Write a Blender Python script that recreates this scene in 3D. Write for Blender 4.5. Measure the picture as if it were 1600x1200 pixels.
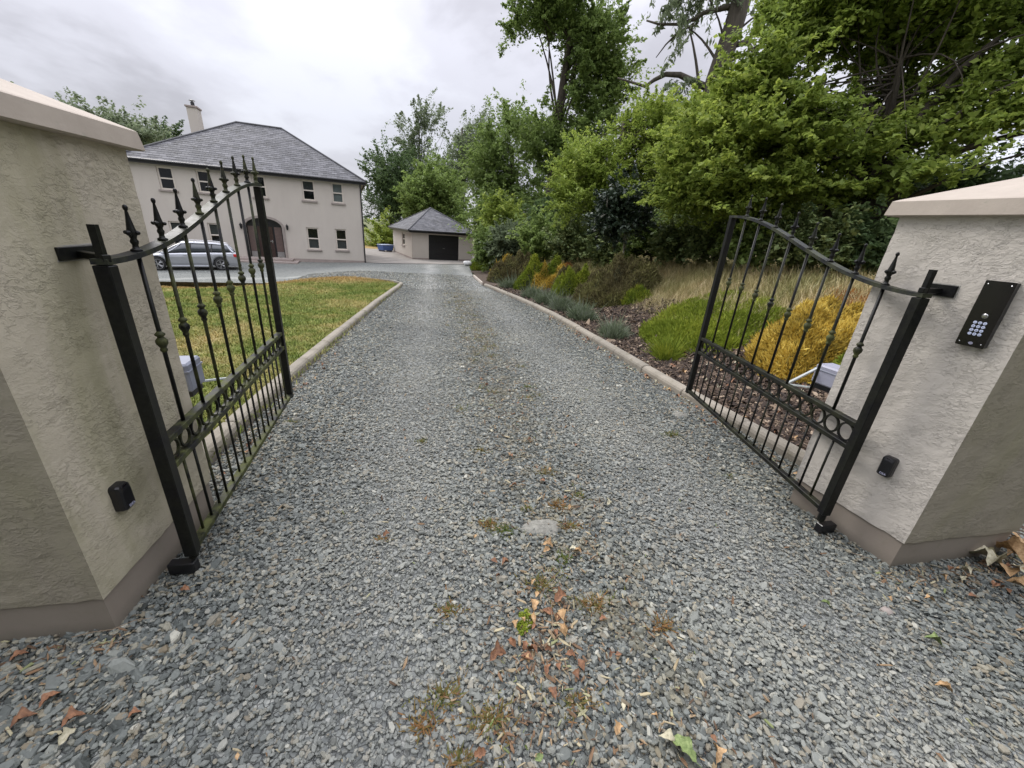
import bpy, math, random
import numpy as np
from mathutils import Vector, Matrix, noise as mnoise

random.seed(7)
RNG = np.random.default_rng(7)
scene = bpy.context.scene
for o in list(bpy.data.objects):
    bpy.data.objects.remove(o)
COL = scene.collection
R = math.radians

# ------------------------------------------------------------------ camera
F_PX = 608.17                     # focal length in pixels of a 1600 px wide picture
EYE = 1.6
_up = np.array([111.36, 1520.7, F_PX]); _up /= np.linalg.norm(_up)
_d = np.array([679 - 800, 200.0, -F_PX]); _d = _d - _up * _d.dot(_up); _d /= np.linalg.norm(_d)
CAM = np.array([np.cross(_d, _up), _d, _up])       # rows: world axes seen in the camera
cam_data = bpy.data.cameras.new('camera')
cam_data.sensor_width = 36.0
cam_data.lens = F_PX / 1600 * 36.0
cam_data.clip_start = 0.02
cam_data.clip_end = 1500.0
cam = bpy.data.objects.new('camera', cam_data)
COL.objects.link(cam)
mw = Matrix([list(CAM[0]) + [0], list(CAM[1]) + [0], list(CAM[2]) + [EYE], [0, 0, 0, 1]])
cam.matrix_world = mw
scene.camera = cam

# ------------------------------------------------------------------ view
scene.render.engine = 'CYCLES'
scene.view_settings.view_transform = 'Standard'
scene.view_settings.look = 'None'
scene.view_settings.exposure = 0.52
scene.view_settings.gamma = 1.0
scene.view_settings.use_curve_mapping = False
scene.cycles.max_bounces = 9
scene.cycles.diffuse_bounces = 6
scene.cycles.glossy_bounces = 2
scene.cycles.transmission_bounces = 4
scene.cycles.transparent_max_bounces = 6
scene.cycles.use_denoising = True

# ------------------------------------------------------------------ world: overcast sky
SUN_EL, SUN_AZ = 43.0, 318.0      # degrees; azimuth clockwise from +Y
world = bpy.data.worlds.new('World')
scene.world = world
world.use_nodes = True
nt = world.node_tree
nt.nodes.clear()
N = nt.nodes.new
L = nt.links.new
def wmath(op, a, b=None, c=None):
    m = N('ShaderNodeMath'); m.operation = op
    for i, v in enumerate((a, b, c)):
        if v is None: continue
        if hasattr(v, 'links'): L(v, m.inputs[i])
        else: m.inputs[i].default_value = v
    return m.outputs[0]
out = N('ShaderNodeOutputWorld'); bg = N('ShaderNodeBackground')
sky = N('ShaderNodeTexSky'); sky.sky_type = 'NISHITA'; sky.sun_disc = False
sky.sun_elevation = R(SUN_EL); sky.sun_rotation = R(SUN_AZ)
tc = N('ShaderNodeTexCoord'); sep = N('ShaderNodeSeparateXYZ')
L(tc.outputs['Generated'], sep.inputs[0])
zc = wmath('MAXIMUM', sep.outputs['Z'], 0.0)
den = wmath('ADD', zc, 0.22)
cu = wmath('DIVIDE', sep.outputs['X'], den); cv = wmath('DIVIDE', sep.outputs['Y'], den)
comb = N('ShaderNodeCombineXYZ'); L(cu, comb.inputs[0]); L(cv, comb.inputs[1])
def cloud_noise(scale, detail, rough, off, stretch=(1, 1, 1), dist=0.0):
    mp = N('ShaderNodeMapping'); mp.inputs['Location'].default_value = off
    mp.inputs['Scale'].default_value = stretch
    mp.inputs['Rotation'].default_value = (0, 0, R(32))
    n_ = N('ShaderNodeTexNoise'); n_.inputs['Scale'].default_value = scale
    n_.inputs['Detail'].default_value = detail; n_.inputs['Roughness'].default_value = rough
    n_.inputs['Distortion'].default_value = dist
    L(comb.outputs[0], mp.inputs[0]); L(mp.outputs[0], n_.inputs['Vector'])
    return n_.outputs['Fac']
n1 = cloud_noise(0.80, 6, 0.50, (2.2, 6.1, 0), (1.0, 0.75, 1), 0.3)
n2 = cloud_noise(2.3, 7, 0.55, (1.7, 0.4, 0), (1.0, 0.85, 1), 0.2)
nn = wmath('ADD', wmath('MULTIPLY', n1, 0.72), wmath('MULTIPLY', n2, 0.28))
ramp = N('ShaderNodeValToRGB')
ramp.color_ramp.interpolation = 'EASE'
ramp.color_ramp.elements[0].position = 0.385; ramp.color_ramp.elements[0].color = (0.44, 0.435, 0.48, 1)
ramp.color_ramp.elements[1].position = 0.585; ramp.color_ramp.elements[1].color = (0.72, 0.73, 0.80, 1)
e = ramp.color_ramp.elements.new(0.48); e.color = (0.60, 0.60, 0.665, 1)
L(nn, ramp.inputs['Fac'])
# overcast luminance law: the zenith of a cloudy sky is brighter than its horizon
cie = wmath('ADD', wmath('MULTIPLY', wmath('POWER', zc, 2.0), 3.0), 0.76)
cloud = N('ShaderNodeVectorMath'); cloud.operation = 'SCALE'
L(ramp.outputs['Color'], cloud.inputs[0]); L(cie, cloud.inputs['Scale'])
skys = N('ShaderNodeVectorMath'); skys.operation = 'SCALE'; skys.inputs['Scale'].default_value = 0.10
L(sky.outputs[0], skys.inputs[0])
mix = N('ShaderNodeMix'); mix.data_type = 'RGBA'; mix.inputs['Factor'].default_value = 0.93
L(skys.outputs[0], mix.inputs['A']); L(cloud.outputs[0], mix.inputs['B'])
L(mix.outputs['Result'], bg.inputs['Color']); bg.inputs['Strength'].default_value = 1.0
L(bg.outputs[0], out.inputs[0])

sun_data = bpy.data.lights.new('sun', 'SUN')
sun_data.energy = 1.5; sun_data.angle = R(24); sun_data.color = (1.0, 0.96, 0.90)
sun = bpy.data.objects.new('sun', sun_data); COL.objects.link(sun)
_sd = Vector((math.sin(R(SUN_AZ)) * math.cos(R(SUN_EL)), math.cos(R(SUN_AZ)) * math.cos(R(SUN_EL)), math.sin(R(SUN_EL))))
sun.rotation_euler = _sd.to_track_quat('Z', 'Y').to_euler()
sun.location = (0, 0, 60)

# ------------------------------------------------------------------ geometry helpers
def smooth(t):
    t = np.clip(t, 0.0, 1.0); return t * t * (3 - 2 * t)
def ray(px, py):
    return CAM @ np.array([px - 800.0, -(py - 600.0), -F_PX])
def drive_z(y):
    return -0.043 * np.clip(y - 1.5, 0, 27.5) - 0.0243 * np.clip(y - 29, 0, 7)
def terrain_z(x, y):
    x = np.asarray(x, float); y = np.asarray(y, float)
    z = drive_z(y)
    w = smooth((-3.0 - x) / 5.0) * smooth((y - 9.0) / 10.0)
    z = z * (1 - w) + w * np.minimum(z, -1.28)
    edge = 3.0 - 0.9 * smooth((y - 9) / 7.0)                       # bank on the right of the drive
    t = (x - edge - 0.35)
    rise = smooth(t / 4.6) * 1.25 * smooth((y + 1.0) / 5.0) + 0.10 * np.clip(t - 4.6, 0, 30) * smooth((y + 2) / 5.0) * 0.6
    far = smooth((y - 34) / 6.0)
    z = z + rise * (1 - 0.5 * far)
    return z
def ground_hit(px, py, dz=0.0):
    r = ray(px, py); n = np.linalg.norm(r[:2]); lo, hi = 0.1 / n, 90.0 / n
    o = np.array([0, 0, EYE])
    ts = np.linspace(lo, hi, 1200); P = o + ts[:, None] * r
    below = P[:, 2] < terrain_z(P[:, 0], P[:, 1]) + dz
    if not below.any(): return P[-1]
    i = int(np.argmax(below)); lo, hi = ts[max(i - 1, 0)], ts[i]
    for _ in range(30):
        m = (lo + hi) / 2; p = o + m * r
        if p[2] > terrain_z(p[0], p[1]) + dz: lo = m
        else: hi = m
    return o + lo * r
def at(px, py, dist):
    r = ray(px, py); return np.array([0, 0, EYE]) + r * (dist / np.linalg.norm(r[:2]))
def depth_of(p):
    return -(CAM.T @ (np.array(p) - [0, 0, EYE]))[2]
def on_plane(px, py, p0, n):
    r = ray(px, py); o = np.array([0, 0, EYE]); t = np.dot(np.array(p0) - o, n) / r.dot(n); return o + t * r

class MB:
    """collects faces and links them as ONE mesh"""
    def __init__(s): s.v = []; s.f = []; s.m = []
    def add(s, vs, fs, mi=0):
        b = len(s.v); s.v += [tuple(map(float, p)) for p in vs]
        s.f += [tuple(i + b for i in f) for f in fs]; s.m += [mi] * len(fs)
    def box(s, c, h, ax=None, mi=0):
        """centre, half sizes, optional 3 axes"""
        c = np.array(c, float); A = np.eye(3) if ax is None else np.array(ax, float)
        vs = [c + A[0] * h[0] * i + A[1] * h[1] * j + A[2] * h[2] * k for i in (-1, 1) for j in (-1, 1) for k in (-1, 1)]
        s.add(vs, [(0, 1, 3, 2), (4, 6, 7, 5), (0, 4, 5, 1), (2, 3, 7, 6), (0, 2, 6, 4), (1, 5, 7, 3)], mi)
    def bbox(s, c, h, ax=None, b=0.004, mi=0):
        """box with chamfered edges"""
        c = np.array(c, float); A = np.eye(3) if ax is None else np.array(ax, float)
        vs = []; idx = {}
        for i in (-1, 1):
            for j in (-1, 1):
                for k in (-1, 1):
                    for a in range(3):
                        q = [i * (h[0] - b), j * (h[1] - b), k * (h[2] - b)]; q[a] = (i, j, k)[a] * h[a]
                        idx[(i, j, k, a)] = len(vs); vs.append(c + A[0] * q[0] + A[1] * q[1] + A[2] * q[2])
        fs = []
        S = (-1, 1)
        for a in range(3):
            o1, o2 = [x for x in range(3) if x != a]
            for sa in S:
                l = []
                for (u, w) in ((-1, -1), (1, -1), (1, 1), (-1, 1)):
                    k = [0, 0, 0]; k[a] = sa; k[o1] = u; k[o2] = w; l.append(idx[(*k, a)])
                if (sa > 0) ^ (a == 1): fs.append(tuple(l))
                else: fs.append(tuple(l[::-1]))
        for a in range(3):
            o1, o2 = [x for x in range(3) if x != a]
            for u in S:
                for w in S:
                    k0 = [0, 0, 0]; k1 = [0, 0, 0]
                    k0[a] = -1; k1[a] = 1
                    for k in (k0, k1): k[o1] = u; k[o2] = w
                    q = (idx[(*k0, o1)], idx[(*k1, o1)], idx[(*k1, o2)], idx[(*k0, o2)])
                    fs.append(q)
        for i in S:
            for j in S:
                for k in S:
                    fs.append((idx[(i, j, k, 0)], idx[(i, j, k, 1)], idx[(i, j, k, 2)]))
        s.add(vs, fs, mi)
    def prism(s, poly, z0, z1, mi=0):
        n = len(poly); vs = [(x, y, z0) for x, y in poly] + [(x, y, z1) for x, y in poly]
        fs = [tuple(range(n))[::-1], tuple(range(n, 2 * n))] + [(i, (i + 1) % n, n + (i + 1) % n, n + i) for i in range(n)]
        s.add(vs, fs, mi)
    def extrude(s, poly3, vec, mi=0):
        n = len(poly3); P = [np.array(p, float) for p in poly3]; vs = P + [p + np.array(vec, float) for p in P]
        fs = [tuple(range(n))[::-1], tuple(range(n, 2 * n))] + [(i, (i + 1) % n, n + (i + 1) % n, n + i) for i in range(n)]
        s.add(vs, fs, mi)
    def tube(s, pts, rad, n=8, mi=0, cap=True):
        P = [np.array(p, float) for p in pts]; rad = [rad] * len(P) if np.isscalar(rad) else list(rad)
        vs = []; last = None
        for i, p in enumerate(P):
            t = P[min(i + 1, len(P) - 1)] - P[max(i - 1, 0)]; t /= (np.linalg.norm(t) + 1e-12)
            if last is None:
                a = np.array([0, 0, 1.0]) if abs(t[2]) < 0.9 else np.array([1.0, 0, 0])
                u = np.cross(t, a)
            else: u = last - t * last.dot(t)
            u /= np.linalg.norm(u); last = u; w = np.cross(t, u)
            for k in range(n):
                an = 2 * math.pi * k / n; vs.append(p + rad[i] * (u * math.cos(an) + w * math.sin(an)))
        fs = []
        for i in range(len(P) - 1):
            for k in range(n):
                fs.append((i * n + k, i * n + (k + 1) % n, (i + 1) * n + (k + 1) % n, (i + 1) * n + k))
        if cap: fs += [tuple(range(n))[::-1], tuple(range((len(P) - 1) * n, len(P) * n))]
        s.add(vs, fs, mi)
    def lathe(s, prof, n=12, mi=0, ax=(0, 0, 1), o=(0, 0, 0)):
        """profile of (r, h) about an axis"""
        ax = np.array(ax, float); ax /= np.linalg.norm(ax)
        a = np.array([1.0, 0, 0]) if abs(ax[0]) < 0.9 else np.array([0, 1.0, 0]); u = np.cross(ax, a); u /= np.linalg.norm(u); w = np.cross(ax, u)
        vs = []; o = np.array(o, float)
        for r, h in prof:
            for k in range(n):
                an = 2 * math.pi * k / n; vs.append(o + ax * h + max(r, 1e-5) * (u * math.cos(an) + w * math.sin(an)))
        fs = [(i * n + k, i * n + (k + 1) % n, (i + 1) * n + (k + 1) % n, (i + 1) * n + k) for i in range(len(prof) - 1) for k in range(n)]
        fs += [tuple(range(n))[::-1], tuple(range((len(prof) - 1) * n, len(prof) * n))]
        s.add(vs, fs, mi)
    def mesh(s, name, mats, smooth_=False):
        me = bpy.data.meshes.new(name); me.from_pydata(s.v, [], s.f)
        for m in (mats if isinstance(mats, (list, tuple)) else [mats]): me.materials.append(m)
        if any(s.m): me.polygons.foreach_set('material_index', s.m)
        if smooth_: me.polygons.foreach_set('use_smooth', [True] * len(me.polygons))
        me.update(); return me
    def build(s, name, mats, parent=None, smooth_=False):
        o = bpy.data.objects.new(name, s.mesh(name, mats, smooth_)); COL.objects.link(o)
        if parent is not None: o.parent = parent
        return o

def loft(rings):
    m = MB(); n = len(rings[0]); vs = [p for r in rings for p in r]
    fs = [(l * n + i, l * n + (i + 1) % n, (l + 1) * n + (i + 1) % n, (l + 1) * n + i) for l in range(len(rings) - 1) for i in range(n)]
    fs += [tuple(range(n))[::-1], tuple(range((len(rings) - 1) * n, len(rings) * n))]
    m.add(vs, fs); return m
def quads_mesh(name, V, mat, tint=None, nv=4):
    """V: (n, nv, 3) array of separate polygons"""
    n = len(V); me = bpy.data.meshes.new(name)
    me.vertices.add(n * nv); me.vertices.foreach_set('co', V.reshape(-1).astype(np.float32))
    me.loops.add(n * nv); me.loops.foreach_set('vertex_index', np.arange(n * nv, dtype=np.int32))
    me.polygons.add(n); me.polygons.foreach_set('loop_start', np.arange(0, n * nv, nv, dtype=np.int32))
    me.polygons.foreach_set('loop_total', np.full(n, nv, dtype=np.int32))
    if tint is not None:
        a = me.attributes.new('tint', 'FLOAT', 'FACE'); a.data.foreach_set('value', tint.astype(np.float32))
    me.materials.append(mat); me.update(calc_edges=True); return me

def tag(o, label=None, cat=None, group=None, kind=None):
    if label: o['label'] = label
    if cat: o['category'] = cat
    if group: o['group'] = group
    if kind: o['kind'] = kind
    return o
def empty(name, loc=(0, 0, 0), rz=0.0):
    o = bpy.data.objects.new(name, None); COL.objects.link(o); o.location = tuple(map(float, loc)); o.rotation_euler = (0, 0, rz)
    o.empty_display_size = 0.1; return o
def link(name, me, parent=None):
    o = bpy.data.objects.new(name, me); COL.objects.link(o)
    if parent is not None: o.parent = parent
    return o
def copy_tree(o, parent=None):
    c = o.copy(); COL.objects.link(c)
    if parent is not None: c.parent = parent
    for ch in list(o.children): copy_tree(ch, c)
    return c

# ------------------------------------------------------------------ materials
MAT = {}
class NT:
    def __init__(s, name):
        s.mat = bpy.data.materials.new(name); s.mat.use_nodes = True; s.t = s.mat.node_tree
        s.b = s.t.nodes['Principled BSDF']; s.o = s.t.nodes['Material Output']
    def n(s, typ, **kw):
        x = s.t.nodes.new(typ)
        for k, v in kw.items():
            if k in x.inputs: x.inputs[k].default_value = v
            else: setattr(x, k, v)
        return x
    def l(s, a, b): s.t.links.new(a, b)
    def pos(s): return s.n('ShaderNodeNewGeometry').outputs['Position']
    def noise(s, vec, scale, detail=4, rough=0.55, dist=0.0, stretch=None):
        if stretch is not None:
            mp = s.n('ShaderNodeMapping'); mp.inputs['Scale'].default_value = stretch; s.l(vec, mp.inputs[0]); vec = mp.outputs[0]
        x = s.n('ShaderNodeTexNoise'); x.inputs['Scale'].default_value = scale; x.inputs['Detail'].default_value = detail
        x.inputs['Roughness'].default_value = rough; x.inputs['Distortion'].default_value = dist
        s.l(vec, x.inputs['Vector']); return x.outputs['Fac']
    def voro(s, vec, scale, feature='F1', out='Distance'):
        x = s.n('ShaderNodeTexVoronoi'); x.feature = feature; x.inputs['Scale'].default_value = scale; s.l(vec, x.inputs['Vector']); return x.outputs[out]
    def ramp(s, fac, stops, interp='LINEAR'):
        r = s.n('ShaderNodeValToRGB'); r.color_ramp.interpolation = interp; el = r.color_ramp.elements
        while len(el) < len(stops): el.new(0.5)
        for e_, (p, c) in zip(el, stops): e_.position = p; e_.color = (*c, 1) if len(c) == 3 else c
        s.l(fac, r.inputs['Fac']); return r.outputs['Color']
    def mix(s, fac, a, b, mode='MIX'):
        m = s.n('ShaderNodeMix', data_type='RGBA', blend_type=mode)
        for k, v in (('Factor', fac), ('A', a), ('B', b)):
            i = [q for q in m.inputs if q.name == k and q.type == ('VALUE' if k == 'Factor' else 'RGBA')][0]
            if hasattr(v, 'links'): s.l(v, i)
            elif k == 'Factor': i.default_value = v
            else: i.default_value = (*v, 1)
        return [q for q in m.outputs if q.type == 'RGBA'][0]
    def math(s, op, a, b=None, c=None, clamp=False):
        m = s.n('ShaderNodeMath', operation=op); m.use_clamp = clamp
        for i, v in enumerate((a, b, c)):
            if v is None: continue
            if hasattr(v, 'links'): s.l(v, m.inputs[i])
            else: m.inputs[i].default_value = v
        return m.outputs[0]
    def bump(s, h, strength=0.5, dist=0.01):
        b = s.n('ShaderNodeBump'); b.inputs['Strength'].default_value = strength; b.inputs['Distance'].default_value = dist
        s.l(h, b.inputs['Height']); s.l(b.outputs[0], s.b.inputs['Normal']); return b
    def base(s, c):
        if hasattr(c, 'links'): s.l(c, s.b.inputs['Base Color'])
        else: s.b.inputs['Base Color'].default_value = (*c, 1)
    def rough(s, v):
        if hasattr(v, 'links'): s.l(v, s.b.inputs['Roughness'])
        else: s.b.inputs['Roughness'].default_value = v

def simple(name, col, rough=0.6, metal=0.0, spec=0.5, var=0.12, scale=8.0, bump=0.0, bscale=60, coat=0.0):
    m = NT(name); p = m.pos()
    n_ = m.noise(p, scale, 5)
    lo = tuple(c * (1 - var) for c in col); hi = tuple(min(1, c * (1 + var)) for c in col)
    m.base(m.ramp(n_, [(0.3, lo), (0.7, hi)]))
    m.rough(rough); m.b.inputs['Metallic'].default_value = metal; m.b.inputs['Specular IOR Level'].default_value = spec
    m.b.inputs['Coat Weight'].default_value = coat
    if bump: m.bump(m.noise(p, bscale, 4), bump, 0.004)
    MAT[name] = m.mat; return m.mat

def leaf_mat(name, cols, rough=0.55, trans=0.48, spec=0.25):
    m = NT(name)
    a = m.n('ShaderNodeAttribute', attribute_name='tint')
    c = m.ramp(a.outputs['Fac'], [(i / (len(cols) - 1), k) for i, k in enumerate(cols)])
    m.base(c); m.rough(rough); m.b.inputs['Specular IOR Level'].default_value = spec
    tr = m.n('ShaderNodeBsdfTranslucent')
    hs = m.mix(0.55, c, (0.30, 0.42, 0.05), 'MULTIPLY'); hs2 = m.mix(0.5, c, hs)
    m.l(c, tr.inputs['Color'])
    ms = m.n('ShaderNodeMixShader'); ms.inputs[0].default_value = trans
    m.l(m.b.outputs[0], ms.inputs[1]); m.l(tr.outputs[0], ms.inputs[2]); m.l(ms.outputs[0], m.o.inputs['Surface'])
    MAT[name] = m.mat; return m.mat

# rough trowelled render of the gate pillars
def plaster(name, base, algae=0.0, rel=1.0):
    m = NT(name); p = m.pos()
    n1 = m.noise(p, 1.6, 5, 0.6); n2 = m.noise(p, 9.0, 6, 0.6)
    c = m.ramp(n1, [(0.3, tuple(b * 0.90 for b in base)), (0.7, tuple(min(1, b * 1.06) for b in base))])
    c = m.mix(0.30, c, m.ramp(n2, [(0.35, tuple(b * 0.80 for b in base)), (0.65, tuple(b * 1.08 for b in base))]))
    if algae:
        g1 = m.noise(p, 2.2, 5, 0.65, 0.8, (1.0, 1.3, 0.35)); g2 = m.noise(p, 1.5, 4, 0.6, 0.5, (1.2, 1.0, 0.3))
        c = m.mix(m.math('MULTIPLY', m.ramp(g1, [(0.42, (0, 0, 0)), (0.66, (1, 1, 1))]), algae), c, (0.22, 0.22, 0.085))
        c = m.mix(m.math('MULTIPLY', m.ramp(g2, [(0.52, (0, 0, 0)), (0.7, (1, 1, 1))]), algae * 0.55), c, (0.20, 0.17, 0.16))
        sp = m.noise(p, 45.0, 3, 0.6)
        c = m.mix(m.math('MULTIPLY', m.ramp(sp, [(0.62, (0, 0, 0)), (0.72, (1, 1, 1))]), 0.25 * algae), c, (0.12, 0.11, 0.08))
    m.base(c); m.rough(0.92); m.b.inputs['Specular IOR Level'].default_value = 0.2
    mask = m.ramp(m.noise(p, 6.0, 3, 0.5), [(0.38, (0.15, 0.15, 0.15)), (0.60, (1, 1, 1))])
    mp = m.n('ShaderNodeMapping'); mp.inputs['Rotation'].default_value = (0.5, 0.4, 0.3); m.l(p, mp.inputs[0])
    w = m.ramp(m.noise(mp.outputs[0], 46.0, 3, 0.5, 0.5, (1.0, 1.0, 1.9)), [(0.50, (0, 0, 0)), (0.60, (1, 1, 1)), (0.75, (0.7, 0.7, 0.7))])
    w2 = m.ramp(m.noise(p, 27.0, 4, 0.6, 0.9, (1.0, 1.0, 2.2)), [(0.53, (0, 0, 0)), (0.575, (1, 1, 1)), (0.64, (0.35, 0.35, 0.35)), (1.0, (0.3, 0.3, 0.3))])
    f = m.noise(p, 150.0, 5, 0.65)
    h = m.math('ADD', m.math('MULTIPLY', m.math('ADD', m.math('MULTIPLY', w, 0.45), m.math('MULTIPLY', w2, 0.75)), mask), m.math('MULTIPLY', f, 0.35))
    m.bump(h, 0.9 * rel, 0.0045)
    MAT[name] = m.mat; return m.mat
plaster('plaster_left', (0.50, 0.45, 0.355), 0.42, 0.85)
plaster('plaster_shade_stain', (0.32, 0.285, 0.225), 0.22, 0.8)  # pillar fronts: shade put into the colour, along with olive stains
plaster('plaster_right', (0.55, 0.51, 0.455), 0.05, 0.95)
def painted_plinth():
    m = NT('plinth_paint'); p = m.pos()
    n1 = m.noise(p, 3.0, 5); c = m.ramp(n1, [(0.3, (0.225, 0.19, 0.155)), (0.7, (0.265, 0.228, 0.19))])
    n2 = m.noise(p, 14.0, 6, 0.7)
    c = m.mix(m.ramp(n2, [(0.55, (0, 0, 0)), (0.75, (0.45, 0.45, 0.45))]), c, (0.20, 0.18, 0.13))
    sp = m.n('ShaderNodeSeparateXYZ'); m.l(p, sp.inputs[0])
    splash = m.math('SUBTRACT', 0.10, m.math('ADD', sp.outputs['Z'], m.math('MULTIPLY', n2, 0.07)))
    c = m.mix(m.math('MULTIPLY', splash, 9.0, clamp=True), c, (0.13, 0.115, 0.09))
    m.base(c); m.rough(0.8); m.bump(m.noise(p, 70.0, 4), 0.35, 0.002); MAT['plinth_paint'] = m.mat
painted_plinth()
def cap_mat():
    m = NT('cap_concrete'); p = m.pos(); n1 = m.noise(p, 5.0, 6, 0.65)
    c = m.ramp(n1, [(0.3, (0.35, 0.30, 0.25)), (0.7, (0.42, 0.365, 0.305))])
    n2 = m.noise(p, 28.0, 5, 0.7); c = m.mix(m.ramp(n2, [(0.6, (0, 0, 0)), (0.72, (0.5, 0.5, 0.5))]), c, (0.28, 0.28, 0.22))
    m.base(c); m.rough(0.85); m.bump(m.math('ADD', m.math('MULTIPLY', m.noise(p, 18.0, 4), 1.0), m.math('MULTIPLY', m.noise(p, 130.0, 4), 0.4)), 0.5, 0.003); MAT['cap_concrete'] = m.mat
cap_mat()
# black painted iron, with green algae where it faces up
def iron(name, algae, col=(0.006, 0.006, 0.0068)):
    m = NT(name); p = m.pos(); g = m.n('ShaderNodeNewGeometry'); sp = m.n('ShaderNodeSeparateXYZ'); m.l(g.outputs['Normal'], sp.inputs[0])
    n1 = m.noise(p, 9.0, 5, 0.7); n2 = m.noise(p, 60.0, 4, 0.65)
    c = m.ramp(n2, [(0.35, tuple(x * 0.7 for x in col)), (0.7, tuple(x * 1.7 for x in col))])
    fac = m.ramp(n1, [(0.40, (0, 0, 0)), (0.62, (1, 1, 1))]); fac = m.math('MULTIPLY', fac, algae)
    c = m.mix(fac, c, m.mix(n2, (0.055, 0.062, 0.022), (0.13, 0.14, 0.05)))
    c = m.mix(m.ramp(m.noise(p, 22.0, 5, 0.7), [(0.64, (0, 0, 0)), (0.7, (0.5 * algae, 0.5 * algae, 0.5 * algae))]), c, (0.10, 0.045, 0.02))
    m.base(c); m.rough(m.math('ADD', m.math('MULTIPLY', fac, 0.45), 0.36)); m.b.inputs['Specular IOR Level'].default_value = 0.22
    m.bump(n2, 0.25, 0.0012); MAT[name] = m.mat; return m.mat
iron('iron_clean', 0.06); iron('iron_mossy', 0.6); iron('iron_green', 0.95); iron('iron_right', 0.2)
iron('iron_rail', 0.35, (0.016, 0.017, 0.020))

def gravel_base():
    m = NT('gravel_base'); p = m.pos()
    v = m.voro(p, 52.0, 'F1', 'Color'); sp = m.n('ShaderNodeSeparateColor'); m.l(v, sp.inputs[0])
    c = m.ramp(sp.outputs[0], [(0.0, (0.10, 0.108, 0.104)), (0.5, (0.17, 0.18, 0.170)), (0.85, (0.25, 0.258, 0.238)), (1.0, (0.36, 0.36, 0.33))])
    gap = m.ramp(m.voro(p, 46.0, 'DISTANCE_TO_EDGE'), [(0.0, (0.35, 0.35, 0.35)), (0.10, (1, 1, 1))])
    c = m.mix(1.0, c, gap, 'MULTIPLY')
    # wheel tracks: paler, dustier bands; brownish centre
    s3 = m.n('ShaderNodeSeparateXYZ'); m.l(p, s3.inputs[0])
    wob = m.math('MULTIPLY', m.math('SUBTRACT', m.noise(p, 0.35, 3), 0.5), 1.2)
    x = m.math('ADD', s3.outputs[0], wob)
    def band(cx, w): return m.math('SUBTRACT', 1.0, m.math('DIVIDE', m.math('ABSOLUTE', m.math('SUBTRACT', x, cx)), w), clamp=True)
    t = m.math('MAXIMUM', band(-0.25, 0.55), band(1.75, 0.55))
    yfar = m.math('MULTIPLY', m.math('SUBTRACT', s3.outputs[1], 6.0), 0.12, clamp=True)
    nz = m.noise(p, 1.8, 6, 0.65)
    t = m.math('MULTIPLY', m.math('MULTIPLY', t, m.math('ADD', 0.35, m.math('MULTIPLY', yfar, 0.5))), m.math('MULTIPLY', nz, 1.7), clamp=True)
    c = m.mix(t, c, (0.30, 0.30, 0.285))
    dxr = m.math('ADD', s3.outputs[0], 6.5); dyr = m.math('SUBTRACT', s3.outputs[1], 11.5)
    rad = m.math('SQRT', m.math('ADD', m.math('MULTIPLY', dxr, dxr), m.math('MULTIPLY', dyr, dyr)))
    def ringb(r0, w): return m.math('SUBTRACT', 1.0, m.math('DIVIDE', m.math('ABSOLUTE', m.math('SUBTRACT', m.math('ADD', rad, wob), r0)), w), clamp=True)
    arc = m.math('MULTIPLY', m.math('MAXIMUM', ringb(6.6, 0.5), ringb(8.5, 0.5)), m.math('MULTIPLY', m.math('SUBTRACT', s3.outputs[1], 12.0), 0.3, clamp=True))
    c = m.mix(m.math('MULTIPLY', m.math('MULTIPLY', arc, nz), 1.2, clamp=True), c, (0.36, 0.36, 0.33))
    mid = m.math('MULTIPLY', m.math('MULTIPLY', band(0.75, 0.4), m.ramp(m.noise(p, 3.0, 6, 0.75), [(0.45, (0, 0, 0)), (0.65, (1, 1, 1))])), 0.55)
    c = m.mix(mid, c, (0.13, 0.12, 0.065))
    big = m.noise(p, 0.25, 4); c = m.mix(0.5, c, m.ramp(big, [(0.3, (0.80, 0.84, 0.84)), (0.7, (1.25, 1.24, 1.16))]), 'MULTIPLY')
    m.base(c); m.rough(0.85)
    hb = m.math('ADD', m.math('MULTIPLY', gap, 0.6), sp.outputs[1]); m.bump(hb, 0.8, 0.012); MAT['gravel_base'] = m.mat
gravel_base()
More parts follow.
